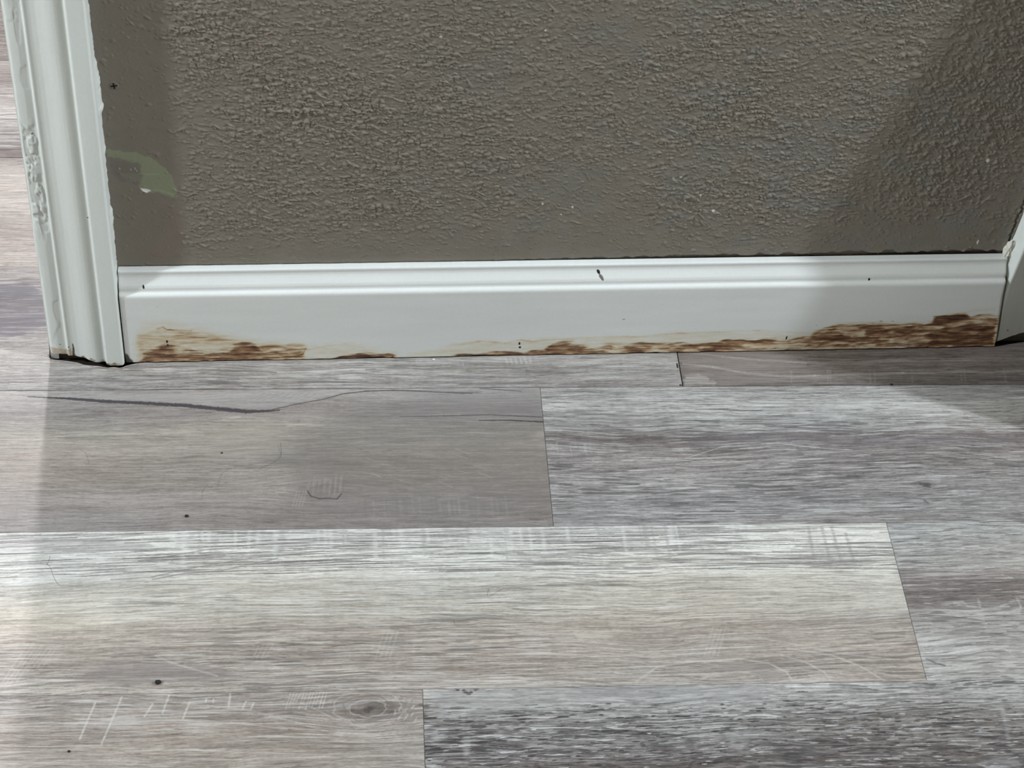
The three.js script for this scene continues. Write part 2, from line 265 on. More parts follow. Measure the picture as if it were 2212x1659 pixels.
// ------------------------------------------------------------------ baseboard with rotted lower edge
const base = tag(group('baseboard_back'), 'white moulded baseboard with brown water damage along its lower edge', 'baseboard', null, 'structure');
const BX0 = -0.2394, BX1 = 0.4238, BH = 0.0826;
const rotMap = new Paint(BX0, BX1, 0, 0.1, 2040, 308).fill((x, y, c) => {
  const n = (fbm(x * 22, y * 160, 301, 2) - 0.5) * 6 + (vn(x * 900, y * 900, 302) - 0.5) * 3;
  c[0] = 222 + n; c[1] = 224 + n; c[2] = 222 + n;
});
const CREAM = [214, 205, 184], TAN = [178, 148, 108], BROWN = [134, 88, 50], DARK = [92, 52, 26], OLIVE = [164, 146, 108], UMBER = [68, 38, 20];
// how far the paint and wood have gone: 0 sound paint, 1 black-brown rot
const decay = new Paint(BX0, BX1, 0, 0.1, 2040, 308);
{
  const level = c => { const v = clamp((224 - (0.3 * c[0] + 0.59 * c[1] + 0.11 * c[2])) / 185) * 255; return [v, v, v]; };
  const P = { poly: (p, c, a, o) => decay.poly(p, level(c), a, { ...o, soft: (o.soft ?? 0.5) + 1.7, rag: (o.rag ?? 1) + 1.0, streak: (o.streak ?? 0) * 0.7 }), stroke: (p, c, a, o) => decay.stroke(p, level(c), a * 0.8, { soft: 0.9, ...o }) };
  // left patch
  P.poly([[-0.2319,0.0202],[-0.2271,0.0392],[-0.2093,0.0433],[-0.1801,0.0354],[-0.1535,0.0247],[-0.1263,0.0194],[-0.0989,0.0169],[-0.0644,0.0152],[-0.0367,0.007],[-0.0359,-0.0015],[-0.2302,-0.0012]], CREAM, 0.55, { rag: 2.2, soft: 2, seed: 1 });
  P.poly([[-0.231,0.0016],[-0.2281,0.0132],[-0.2305,0.0206],[-0.228,0.0274],[-0.2148,0.0316],[-0.2132,0.0352],[-0.2095,0.0365],[-0.2073,0.0328],[-0.1894,0.0324],[-0.1774,0.0289],[-0.1685,0.0246],[-0.1577,0.0216],[-0.1495,0.0209],[-0.1452,0.0185],[-0.1271,0.0162],[-0.1075,0.0157],[-0.1052,0.0106],[-0.1068,0.0036],[-0.11,0.0009],[-0.1477,-0.0],[-0.2301,-0.0003]], TAN, 0.62, { rag: 2.0, soft: 1.0, streak: 0.55, seed: 2 });
  P.poly([[-0.2301,0.0002],[-0.2253,0.0094],[-0.2161,0.0133],[-0.2007,0.0143],[-0.1906,0.0127],[-0.1786,0.0082],[-0.1621,0.0092],[-0.158,0.0161],[-0.1497,0.0182],[-0.1426,0.0152],[-0.1397,0.01],[-0.1295,0.007],[-0.1089,0.0041],[-0.1068,0.0017],[-0.1477,-0.0],[-0.2096,-0.0008]], BROWN, 0.92, { rag: 1.6, soft: 0.6, streak: 0.25, seed: 3 });
  P.poly([[-0.1599,0.0115],[-0.1518,0.0173],[-0.1443,0.0157],[-0.1397,0.01],[-0.1474,0.006],[-0.1584,0.0068]], DARK, 0.75, { rag: 1.5, soft: 1.2, streak: 0.3, seed: 4 });
  P.poly([[-0.1395,0.0151],[-0.1075,0.0157],[-0.1052,0.0106],[-0.1095,0.0046],[-0.1295,0.0075],[-0.1397,0.01]], OLIVE, 0.85, { rag: 0.7, soft: 0.5, streak: 0.15, seed: 5 });
  P.stroke([[-0.1113,0.0042],[-0.1078,0.006],[-0.1056,0.0124]], [120, 96, 60], 0.7, { w: 1.6, seed: 6 });
  P.stroke([[-0.2147,0.0339],[-0.2098,0.036],[-0.2073,0.0328],[-0.1895,0.0319]], [120, 100, 74], 0.75, { w: 1.5, streak: 0.4, seed: 7 });
  P.poly([[-0.2245,0.0204],[-0.2148,0.022],[-0.2109,0.0196],[-0.2152,0.017],[-0.2246,0.0181]], CREAM, 0.8, { rag: 1, soft: 0.5, streak: 0.4, seed: 8 });
  P.poly([[-0.216,0.0152],[-0.2118,0.0174],[-0.203,0.0167],[-0.2045,0.0149],[-0.2127,0.0132]], [110, 90, 62], 0.7, { rag: 0.8, soft: 0.6, seed: 9 });
  P.poly([[-0.2266,0.0011],[-0.1956,0.0035],[-0.1544,0.0044],[-0.1131,0.0019],[-0.1131,-0.0004],[-0.1959,-0.0011]], [168, 122, 84], 0.55, { rag: 1, soft: 0.6, streak: 0.8, seed: 10 });
  for (let k = 0; k < 26; k++) { const px = 300 + k * 14, a = [-0.2295,0.0072], b = [-0.1061,0.005], x = mix(a[0], b[0], rnd()), y = 0.002 + rnd() * 0.010; P.stroke([[x, y, 0.6], [x + 0.004 + rnd() * 0.012, y + (rnd() - 0.5) * 0.002, 0.9]], k % 2 ? UMBER : [190, 150, 110], 0.55, { seed: k }); }
  P.poly([[-0.1055,0.0017],[-0.0956,0.0094],[-0.0765,0.015],[-0.061,0.0114],[-0.0401,0.0048],[-0.0401,-0.0014],[-0.1055,-0.0006]], CREAM, 0.6, { rag: 1, soft: 0.8, seed: 11 });
  P.stroke([[-0.1046,0.0106],[-0.0955,0.0131],[-0.0765,0.0159],[-0.061,0.0114]], [190, 172, 138], 0.5, { w: 1.4, streak: 0.5, seed: 12 });
  P.poly([[-0.0826,0.0002],[-0.0777,0.0043],[-0.068,0.0045],[-0.0575,0.0052],[-0.0436,0.0039],[-0.0391,0.0024],[-0.0408,0.001],[-0.0575,0.0],[-0.0784,-0.0004]], DARK, 0.92, { rag: 0.9, soft: 0.4, streak: 0.2, seed: 13 });
  P.stroke([[-0.0575,0.0028],[-0.0488,0.0036],[-0.0415,0.002]], [206, 176, 140], 0.8, { w: 1.0, seed: 14 });
  P.stroke([[-0.1079,0.0004],[-0.0958,0.001],[-0.0801,0.0015]], BROWN, 0.7, { w: 1.2, seed: 15 });
  // long middle patch
  P.poly([[-0.0297,0.004],[-0.0088,0.0087],[0.0033,0.014],[0.0294,0.0166],[0.0434,0.0139],[0.0556,0.0169],[0.0748,0.0169],[0.1057,0.018],[0.1381,0.0187],[0.1697,0.0207],[0.2032,0.0218],[0.237,0.0219],[0.2551,0.0201],[0.2801,0.02],[0.2831,-0.0009],[-0.0086,-0.0012],[-0.0296,-0.0016]], CREAM, 0.72, { rag: 1.2, soft: 0.7, seed: 21 });
  P.stroke([[0.0023,0.0126],[0.012,0.0138],[0.0276,0.0166],[0.0435,0.0135],[0.0556,0.0169],[0.0644,0.0144],[0.0749,0.016],[0.0907,0.0165],[0.1057,0.0176],[0.1311,0.0179],[0.1487,0.0179],[0.1662,0.0199],[0.2033,0.0213,1.8],[0.237,0.0219,1.2],[0.2659,0.0194,0.4]], [176, 150, 108], 0.55, { w: 2.2, streak: 0.6, seed: 22 });
  P.poly([[-0.0079,-0.0003],[0.0123,0.0025],[0.0333,0.0039],[0.0491,0.0049],[0.058,0.0023],[0.0649,0.0045],[0.0748,0.0047],[0.0753,0.008],[0.0804,0.0121],[0.0953,0.015],[0.0934,0.0113],[0.102,0.0097],[0.1107,0.0071],[0.121,0.0106],[0.1387,0.0107],[0.1492,0.0123],[0.17,0.0094],[0.2046,0.0091],[0.2056,0.0],[0.0758,-0.0],[0.0335,-0.0004]], BROWN, 0.85, { rag: 1.4, soft: 0.5, streak: 0.3, seed: 23 });
  P.poly([[0.0755,0.0056],[0.0804,0.0116],[0.0947,0.0146],[0.0928,0.0104],[0.1064,0.0082],[0.1045,0.0044],[0.0826,0.004]], [148, 88, 40], 0.85, { rag: 1, soft: 0.5, streak: 0.2, seed: 24 });
  P.poly([[0.1057,0.0021],[0.1177,0.0079],[0.1337,0.0066],[0.1531,0.008],[0.189,0.0052],[0.1894,0.0014]], [190, 146, 108], 0.6, { rag: 1.6, soft: 0.7, streak: 0.7, seed: 25 });
  P.poly([[0.1215,0.0045],[0.1283,0.0081],[0.1337,0.0066],[0.1394,0.0026],[0.1288,0.0015]], [222, 196, 166], 0.7, { rag: 1, soft: 0.5, seed: 26 });
  P.stroke([[-0.0069,-0.0003],[0.0334,0.001],[0.0756,0.0023],[0.1288,0.002]], UMBER, 0.6, { w: 1.4, streak: 0.5, seed: 27 });
  P.poly([[0.0374,0.008],[0.0472,0.0082],[0.0466,0.0064],[0.0388,0.0065]], [232, 222, 196], 0.8, { rag: 0.5, soft: 0.3, seed: 29 });
  P.poly([[0.1852,0.0072],[0.2028,0.0096],[0.2204,0.012],[0.2367,0.0097],[0.239,0.0059],[0.2033,0.0048],[0.1891,0.0042]], [124, 70, 34], 0.85, { rag: 1, soft: 0.5, streak: 0.2, seed: 30 });
  // right patch
  P.poly([[0.2029,0.0086],[0.2121,0.0127],[0.2221,0.0129],[0.235,0.0121],[0.2503,0.0132],[0.2593,0.0101],[0.2673,0.0142],[0.2783,0.0153],[0.2799,0.019],[0.292,0.0244],[0.2981,0.0266],[0.3311,0.0267],[0.3648,0.0255],[0.3708,0.0282],[0.3714,0.0324],[0.3841,0.0339],[0.3925,0.0352],[0.3991,0.0308],[0.4062,0.0334],[0.4206,0.0317],[0.4219,0.0185],[0.424,0.0013],[0.3684,0.0013],[0.2803,0.0015],[0.2037,0.0015]], BROWN, 0.88, { rag: 1.4, soft: 0.5, streak: 0.35, seed: 31 });
  P.poly([[0.3706,0.0254],[0.3716,0.0314],[0.3855,0.0344],[0.394,0.0347],[0.4003,0.0284],[0.3872,0.0255],[0.3769,0.0224]], DARK, 0.9, { rag: 1.2, soft: 0.6, streak: 0.15, seed: 32 });
  P.poly([[0.319,0.0191],[0.3411,0.0204],[0.365,0.0203],[0.3714,0.0169],[0.3457,0.0146],[0.3198,0.0143]], DARK, 0.85, { rag: 1.2, soft: 0.5, streak: 0.2, seed: 33 });
  P.poly([[0.2791,0.0148],[0.3,0.0143],[0.3319,0.0107],[0.3415,0.0076],[0.3035,0.0076],[0.2795,0.012]], DARK, 0.8, { rag: 1.2, soft: 0.5, streak: 0.3, seed: 34 });
  P.poly([[0.3709,0.0197],[0.3949,0.0229],[0.4199,0.0214],[0.4232,0.0013],[0.372,0.0016]], [104, 62, 36], 0.75, { rag: 1.5, soft: 0.8, streak: 0.4, seed: 35 });
  P.poly([[0.3836,0.0251],[0.4009,0.0294],[0.4149,0.0314],[0.4201,0.027],[0.4058,0.0227],[0.3878,0.0222]], [176, 142, 106], 0.75, { rag: 1.6, soft: 0.5, streak: 0.65, seed: 36 });
  P.poly([[0.3037,0.0156],[0.3192,0.0181],[0.3206,0.0138],[0.3069,0.0142]], CREAM, 0.85, { rag: 0.8, soft: 0.4, streak: 0.2, seed: 37 });
  P.poly([[0.3394,0.0096],[0.3658,0.0137],[0.3716,0.0079],[0.3455,0.0056]], [206, 172, 138], 0.8, { rag: 1.2, soft: 0.5, streak: 0.4, seed: 38 });
  P.poly([[0.3149,0.004],[0.3292,0.0051],[0.3327,0.0017],[0.319,0.0015]], [224, 218, 206], 0.85, { rag: 0.6, soft: 0.4, seed: 39 });
  P.poly([[0.2245,0.0076],[0.2386,0.0092],[0.2567,0.0078],[0.2751,0.005],[0.2737,0.0022],[0.2287,0.0018]], [220, 206, 182], 0.8, { rag: 1, soft: 0.5, streak: 0.3, seed: 40 });
  P.poly([[0.2575,0.0021],[0.2968,0.0044],[0.3153,0.0016],[0.2829,0.0005]], [190, 150, 112], 0.6, { rag: 0.8, soft: 0.4, streak: 0.5, seed: 41 });
  P.stroke([[0.3737,0.0045],[0.3982,0.0058],[0.4223,0.0057]], [176, 136, 104], 0.6, { w: 1.3, streak: 0.6, seed: 42 });
  P.stroke([[0.372,0.0253],[0.373,0.0159],[0.3745,0.004]], [150, 120, 88], 0.5, { w: 0.8, seed: 43 });
  P.stroke([[0.3923,0.0361],[0.4026,0.0386],[0.4169,0.0393]], [196, 190, 172], 0.7, { w: 1.2, seed: 44 });
  P.stroke([[0.2901,0.0254],[0.2968,0.028],[0.3308,0.0286],[0.3645,0.0269]], [206, 190, 160], 0.7, { w: 1.6, seed: 45 });
  for (let k = 0; k < 60; k++) { const x = mix(0.285, 0.418, rnd()), y = 0.001 + rnd() * 0.016; P.stroke([[x, y, 0.5], [x + 0.004 + rnd() * 0.014, y + (rnd() - 0.5) * 0.002, 0.8]], k % 3 === 0 ? [196, 158, 122] : UMBER, 0.4, { seed: k + 50 }); }
  for (let k = 0; k < 26; k++) { const x = mix(0.10, 0.27, rnd()), y = 0.0006 + rnd() * 0.008; P.stroke([[x, y, 0.5], [x + 0.004 + rnd() * 0.012, y + (rnd() - 0.5) * 0.0015, 0.8]], k % 3 === 0 ? [206, 168, 130] : UMBER, 0.35, { seed: k + 90 }); }
  const ramp = [[0, [222, 224, 222]], [0.07, [217, 213, 200]], [0.20, [208, 194, 168]], [0.36, [180, 156, 126]], [0.52, [146, 114, 84]], [0.68, [116, 82, 58]], [0.85, [88, 57, 39]], [1, [60, 39, 28]]];
  for (let j = 0, i = 0; j < decay.h; j++) for (let k = 0; k < decay.w; k++, i += 3) {
    let v = decay.d[i] / 255; if (v < 0.006) continue;
    const x = decay.x0 + k / decay.kx, y = j / decay.ky, g = Math.min(1, v * 2.4);
    v = clamp(v * 0.92 + g * (0.66 * (fbm(x * 62, y * 460, 311, 4) - 0.5) + 0.52 * (fbm(x * 170, y * 420, 312, 3) - 0.5)), 0.004, 1); decay.d[i + 1] = v * 255;
    let r = 0; while (r < ramp.length - 2 && v > ramp[r + 1][0]) r++;
    const t = (v - ramp[r][0]) / (ramp[r + 1][0] - ramp[r][0]);
    for (let c = 0; c < 3; c++) rotMap.d[i + c] += mix(ramp[r][1][c], ramp[r + 1][1][c], t) - [222, 224, 222][c];
  }
}
{
  const P = rotMap;
  // small scuffs
  for (const [x, y, r] of [[0.1314,0.0355,1.6], [0.3289,0.0291,1.8], [0.3234,0.0274,1.0], [0.3383,0.0289,1.2], [0.28,0.0261,0.9], [-0.2132,0.0554,0.6]]) P.stroke([[x, y, r * 0.7], [x + r * 0.0012, y + 0.0002, r * 0.5]], [122, 122, 118], 0.7, { seed: 3 });
  P.poly([[-0.2409,0.001],[-0.2388,0.0102],[-0.2369,0.0083],[-0.2341,0.0008]], [40, 34, 30], 0.8, { rag: 1.2, soft: 0.8, sx: 300, sy: 300, seed: 46 });
}
const BASEP = resample([[-0.0005, BH], [0.0030, BH], [0.0046, 0.0825], [0.0053, 0.0819], [0.0054, 0.0808], [0.0053, 0.0798], [0.0053, 0.0788], [0.0057, 0.0772], [0.0067, 0.0754], [0.0080, 0.0735], [0.0092, 0.0718], [0.0099, 0.0700], [0.0100, 0.0684], [0.0102, 0.0674], [0.0107, 0.0668], [0.0119, 0.0664], [0.0128, 0.0658], [0.0133, 0.0649], [0.0135, 0.0636], [0.0135, 0.0560], [0.0135, 0.0012], [0.0100, 0.0010]], 170);
{
  const NX = 830, rotAt = (x, y) => { const i = (clamp(Math.floor(y * rotMap.ky), 0, rotMap.h - 1) * rotMap.w + clamp(Math.floor((x - BX0) * rotMap.kx), 0, rotMap.w - 1)) * 3; return sstep(0.15, 0.7, decay.d[i + 1] / 255); };
  const geo = gridGeo(NX, 170, (i, j) => {
    const [z0, y] = BASEP[j], endL = BX0, endR = mix(0.4242, 0.4198, sstep(0, 0.06, y)), x = mix(endL, endR, i / (NX - 1));
    let z = z0; const r = y < 0.034 && z0 > 0.013 ? rotAt(x, y) : 0;
    z -= r * (0.0002 + 0.0010 * fbm(x * 110, y * 800, 66, 3));
    if (z0 > 0.012) z += 0.00012 * (fbm(x * 30, y * 30, 67, 2) - 0.5);
    const e = Math.min(i, NX - 1 - i); if (e === 0) z = Math.min(z, z0 - 0.0004);
    return [x, y, z, (x - BX0) / (BX1 - BX0), y / 0.1];
  });
  { const ix = geo.index.array; for (let k = 0; k < ix.length; k += 3) { const t = ix[k]; ix[k] = ix[k + 1]; ix[k + 1] = t; } geo.computeVertexNormals(); }
  mesh('moulded_board', geo, new THREE.MeshStandardMaterial({ map: rotMap.texture(), roughness: 0.42 }), base);
  mesh('board_core', box(BX0 + 0.0006, 0.4190, 0.0012, 0.078, -0.0004, 0.0050), matWhite, base);
  const endShape = new THREE.Shape(BASEP.filter((_, k) => k % 4 === 0).map(([z, y]) => new THREE.Vector2(z, y)).concat([new THREE.Vector2(-0.0005, 0.0012)]));
  const endGeo = new THREE.ShapeGeometry(endShape);
  for (const s of [0, 1]) { const g = endGeo.clone(), p = g.attributes.position; for (let k = 0; k < p.count; k++) { const z = p.getX(k), y = p.getY(k); p.setXYZ(k, s ? mix(0.4241, 0.4197, sstep(0, 0.06, y)) : BX0 + 0.0001, y, z - 0.0006); } g.computeVertexNormals(); mesh('board_end', g, std(0xb9b4aa, 0.6, { side: THREE.DoubleSide }), base); }
  // nail holes: small sunken dark pits
  const matPit = std(0x1c1713, 0.9), zAt = y => { let b = BASEP[0]; for (const p of BASEP) if (Math.abs(p[1] - y) < Math.abs(b[1] - y) && p[1] > 0.002) b = p; return b[0]; }, pit = (x, y, z0, rx, ry, tilt, mat = matPit) => { const z = y > 0.066 ? zAt(y) : z0, face = y > 0.069 ? 0.5 : 0; const g = new THREE.SphereGeometry(1, 12, 8); g.scale(rx, ry, 0.0003); g.rotateZ(tilt); g.rotateX(-face); g.translate(x, y, z); return mesh('nail_hole', g, mat, base); };
  for (const [p, z, rx, ry, t] of [[[-0.2216,0.0713], 0.0093, 0.0007, 0.0016, 0.1], [[0.1109,0.0765], 0.0078, 0.0011, 0.0022, 0.4], [[0.3151,0.0679], 0.0092, 0.0008, 0.0016, 0], [[-0.2078,0.0214], 0.0134, 0.0007, 0.0016, 0], [[-0.2076,0.0182], 0.0132, 0.0009, 0.0011, 0], [[0.0547,0.0132], 0.0135, 0.0007, 0.0014, 0], [[0.0552,0.0094], 0.0135, 0.0009, 0.0010, 0], [[0.2591,0.0139], 0.0134, 0.0006, 0.0021, -0.1]]) pit(p[0], p[1], z, rx, ry, t);
  { const p = [0.1132,0.0728]; pit(p[0], p[1], 0.0090, 0.0012, 0.0030, 0.55, std(0x6d6d66, 0.7)); }
}

// ------------------------------------------------------------------ right trim with caulk, its face turned away
const trim2 = tag(group('trim_2'), 'white door trim with cracked filler where the damaged baseboard ends', 'door casing', null, 'structure');
{
  const lean = y => clamp((y - 0.061) * 0.12, 0, 0.007), NV = 260, prof = resample([[-0.0042, -0.004], [-0.0036, 0.0008], [-0.002, 0.0035], [0.0, 0.0078], [0.0010, 0.0105], [0.0018, 0.0115], [0.0030, 0.0116], [0.010, 0.0094], [0.024, 0.0056], [0.036, 0.0050], [0.050, 0.0085], [0.0525, 0.0080], [0.0530, -0.004]], 90);
  const paint = whitePaint(401, 0, 1, 0, 0.26, 256, 512);
  paint.stroke([[0.36, 0.003, 20], [0.50, 0.0045, 30]], [70, 58, 46], 0, {});
  const geo = gridGeo(90, NV, (i, j) => {
    const [d, z0, u] = prof[i], y0 = 0.26 * j / (NV - 1), foot = 0.0030 + 0.17 * clamp(d, 0, 0.03) + 0.0008 * fbm(d * 400, 2, 3, 2), y = Math.max(y0, foot);
    let x = 0.4214 + d + lean(y), z = z0;
    const fill = 1 - sstep(-0.001, 0.0012, d); z += fill * 0.0024 * (fbm(y * 150, d * 300, 12, 3) - 0.4) * sstep(0.07, 0.078, y); x -= fill * 0.0012 * Math.exp(-(((y - 0.087) / 0.006) ** 2));
    if (y < 0.066) x = Math.max(x, mix(0.4260, 0.4222, sstep(0, 0.06, y)));
    return [x, y, z, u / prof[89][2], y / 0.26];
  });
  mesh('casing_moulding', geo, new THREE.MeshStandardMaterial({ map: paint.texture(), roughness: 0.42 }), trim2);
  mesh('casing_moulding', gridGeo(90, 2, (i, j) => { const [d, z] = prof[i]; return [0.4214 + d + lean(1), j ? 2.09 : 0.26, z]; }), matWhite, trim2);
  // blob of filler in the corner
  const g = new THREE.IcosahedronGeometry(1, 5), p = g.attributes.position, v = new THREE.Vector3();
  for (let k = 0; k < p.count; k++) { v.fromBufferAttribute(p, k); const r = 0.5 + 1.1 * fbm(v.x * 3.4 + 7, v.y * 3.4 + v.z * 2.7, 15, 4); p.setXYZ(k, 0.4200 + v.x * r * 0.0030 + v.y * 0.0016, 0.0890 + v.y * r * 0.0075, 0.0018 + v.z * r * 0.0032); }
  g.computeVertexNormals(); mesh('caulk_lump', g, std(0xd9d6cc, 0.7), trim2);
  for (const q of [[0.4228,0.0298], [0.4285,0.0146]]) { const s = new THREE.SphereGeometry(1, 10, 6); s.scale(0.0006, 0.0006, 0.0002); s.translate(q[0] + 0.004, q[1], 0.0104); mesh('paint_dent', s, std(0x4a4844, 0.8), trim2); }
}
const rdoor = tag(group('door_1'), 'plain white closed door beyond the right trim, behind the leaning board', 'door', null, 'structure');
mesh('door_slab', box(R_DOOR + 0.004, R_DOOR2 - 0.002, 0.012, 2.036, -0.05, -0.012), matWhite, rdoor);
{ const k = new THREE.SphereGeometry(0.027, 24, 16); k.scale(1, 1, 0.8); k.translate(R_DOOR2 - 0.07, 0.95, 0.032); mesh('door_knob', k, std(0xb9b6ae, 0.25, { metalness: 1 }), rdoor); const c = new THREE.CylinderGeometry(0.012, 0.02, 0.03, 20); c.rotateX(Math.PI / 2); c.translate(R_DOOR2 - 0.07, 0.95, 0.003); mesh('knob_stem', c, std(0xb9b6ae, 0.25, { metalness: 1 }), rdoor); }

// ------------------------------------------------------------------ floor of wood-look planks
const floor = tag(group('floor'), 'grey wood-look plank floor running through the doorway', 'floor', null, 'structure');
floor.rotation.y = -SLANT;
const PW = 0.1424, T0 = 0.0468, PT = 0.0052;       // plank width, seam between first and second row, thickness
mesh('subfloor', (() => { const g = box(-3.2, 3.4, -0.03, -PT - 0.0006, -3.4, 3.6); return g; })(), std(0x241d18, 0.95), floor);
// wood print. bands: [0..1 across, [r, g, b]] ; knots: [s, t, radius mm]
function wood(o) {
  const { s0, s1, row, seed } = o, t0 = T0 + (row - 1) * PW, t1 = t0 + PW, w = o.res ? Math.round((s1 - s0) * o.res) : Math.min(2048, Math.round((s1 - s0) * 2500)), h = o.res ? Math.round(PW * o.res) : 356;
  const P = new Paint(s0, s1, t0, t1, w, h); P.grain = 0.55; const B = o.bands, con = o.contrast ?? 1, dk = o.dark ?? 0.3, wh = o.white ?? 0.3, wv = o.wave ?? 1, dl = o.darkLen ?? 18, knots = o.knots ?? [];
  return P.fill((s, t, c) => {
    const S = s * 1000, T = (t - t0) * 1000;
    let tt = T + wv * (9 * (vn(S / 170, T / 90, seed) - 0.5) + 5 * (vn(S / 60, T / 28, seed + 1) - 0.5) + 1.2 * (vn(S / 16, T / 9, seed + 2) - 0.5));
    let kd = 9; 
    for (const [ks, kt, r] of knots) { const dx = (S - ks * 1000) / (r * 2.6), dy = (T - (kt - t0) * 1000) / (r * 1.3), d2 = dx * dx + dy * dy; if (d2 < 12) { const e = Math.exp(-d2 * 0.7); const kT = (kt - t0) * 1000; tt = kT + (tt - kT) * (1 - 0.75 * e); kd = Math.min(kd, Math.sqrt(d2)); } }
    let f = clamp(T / 142.4 + 0.05 * (fbm(S / 130, T / 30, seed + 3, 2) - 0.5) + (tt - T) * 0.003), k = 0;
    while (k < B.length - 2 && f > B[k + 1][0]) k++;
    const q = sstep(B[k][0], B[k + 1][0], f), a = B[k][1], b = B[k + 1][1];
    const f1 = vn(S / 26, tt / 0.95, seed + 4) - 0.5, f2 = vn(S / 8, tt / 0.46, seed + 5) - 0.5, f4 = vn(S / 3.4, tt / 0.42, seed + 18) - 0.5, f3 = vn(S / 70, tt / 3.2, seed + 6) - 0.5, lo = fbm(S / 120, tt / 16, seed + 7, 2) - 0.5, gr = vn(S / 1.4, T / 0.5, seed + 8) - 0.5;
    let L = con * (28 * f1 + 28 * f2 + 20 * f4 + 14 * f3 + 26 * lo) + 15 * gr * (0.5 + 0.5 * con);
    const m1 = sstep(0.38, 0.62, fbm(S / 90, tt / 22, seed + 9, 2)), m2 = sstep(0.42, 0.62, fbm(S / 75, tt / 18, seed + 10, 2));
    const ds = sstep(0.57, 0.70, vn(S / dl, tt / 0.85, seed + 11)) * (0.25 + 0.75 * m1) * dk, ws = sstep(0.60, 0.76, vn(S / 24, tt / 0.8, seed + 12)) * (0.2 + 0.8 * m2) * wh;
    if (kd < 9) { L -= 26 * sstep(0.9, 0.2, kd) * (0.4 + vn(kd * 14, 1, seed + 13)); }
    const pore = sstep(0.70, 0.86, vn(S / 5.5, tt / 0.55, seed + 15)) * (0.35 + 0.65 * vn(S / 30, T / 10, seed + 16)); L -= 24 * con * pore;
    const warm = (vn(S / 140, T / 40, seed + 14) - 0.5) * 4;
    for (let i = 0; i < 3; i++) { let v = mix(a[i], b[i], q) + L + (i === 0 ? warm + 3 : i === 2 ? -warm - 4 : 0); v = mix(v, 66 + (i === 0 ? 2 : 0), ds); v = mix(v, 222, ws); c[i] = v; }
  });
}
// fine printed grain lines, n dark ones and m pale ones, between two heights across the board
function lines(P, n, m, ta, tb, la, lb, dark, pale, alpha, slope = 0.05, wide = 0.55) {
  const h = P.y1 - P.y0;
  for (let k = 0; k < n + m; k++) {
    const s = mix(P.x0 - lb, P.x1, rnd()), t = P.y0 + h * mix(ta, tb, rnd()), l = mix(la, lb, rnd() * rnd()), w = wide * (0.6 + 0.9 * rnd());
    if (vn(s * 14, t * 60, 7) < 0.3 && rnd() < 0.6) continue;
    const g = x => slope * 2 * (vn(x * 7 + 3, t * 16, 17) - 0.5) * l * 0.5, b = (rnd() - 0.5) * 0.0006;
    P.stroke([[s, t, w * 0.4], [s + l * 0.5, t + g(s) + b, w], [s + l, t + g(s) + g(s + l), w * 0.4]], k < n ? dark : pale, alpha * (0.5 + 0.6 * rnd()), { seed: k, streak: 0.25, soft: 0.5 });
  }
}
const MG = 0.00012;
function plankGeo(s0, s1, t0, t1, P) {
  const b = 0.0004, g = MG, y1 = -0.0003, yb = -PT; s0 += g; s1 -= g; t0 += g; t1 -= g;
  const ring = (i, y) => [[s0 + i, y, t0 + i], [s1 - i, y, t0 + i], [s1 - i, y, t1 - i], [s0 + i, y, t1 - i]];
  const v = [...ring(b, 0), ...ring(0, y1), ...ring(0, yb)], pos = [], uv = [];
  const quad = (a, bq, c, d) => { for (const k of [a, d, c, a, c, bq]) { pos.push(...v[k]); uv.push((v[k][0] - P.x0) / (P.x1 - P.x0), (v[k][2] - P.y0) / (P.y1 - P.y0)); } };
  quad(0, 1, 2, 3); for (let k = 0; k < 2; k++) for (let i = 0; i < 4; i++) { const j = (i + 1) % 4; quad(k * 4 + 4 + i, k * 4 + 4 + j, k * 4 + j, k * 4 + i); }
  const G = new THREE.BufferGeometry(); G.setAttribute('position', new THREE.Float32BufferAttribute(pos, 3)); G.setAttribute('uv', new THREE.Float32BufferAttribute(uv, 2)); G.computeVertexNormals(); return G;
}
function polyPlank(pts, P) {                       // plank cut to an outline, given as [s, t]
  const g = new THREE.ExtrudeGeometry(new THREE.Shape(pts.map(([s, t]) => new THREE.Vector2(s, -t))), { depth: PT, bevelEnabled: false });
  g.rotateX(-Math.PI / 2); g.translate(0, -PT, 0);
  const p = g.attributes.position, uv = g.attributes.uv; for (let k = 0; k < p.count; k++) uv.setXY(k, (p.getX(k) - P.x0) / (P.x1 - P.x0), (p.getZ(k) - P.y0) / (P.y1 - P.y0)); return g;
}
const woodMat = P => { const t = P.texture(); return new THREE.MeshStandardMaterial({ map: t, roughness: 0.5, bumpMap: t, bumpScale: 0.00012 }); };
const rowT = r => T0 + (r - 1) * PW;
const D = (x, y) => [x, y];

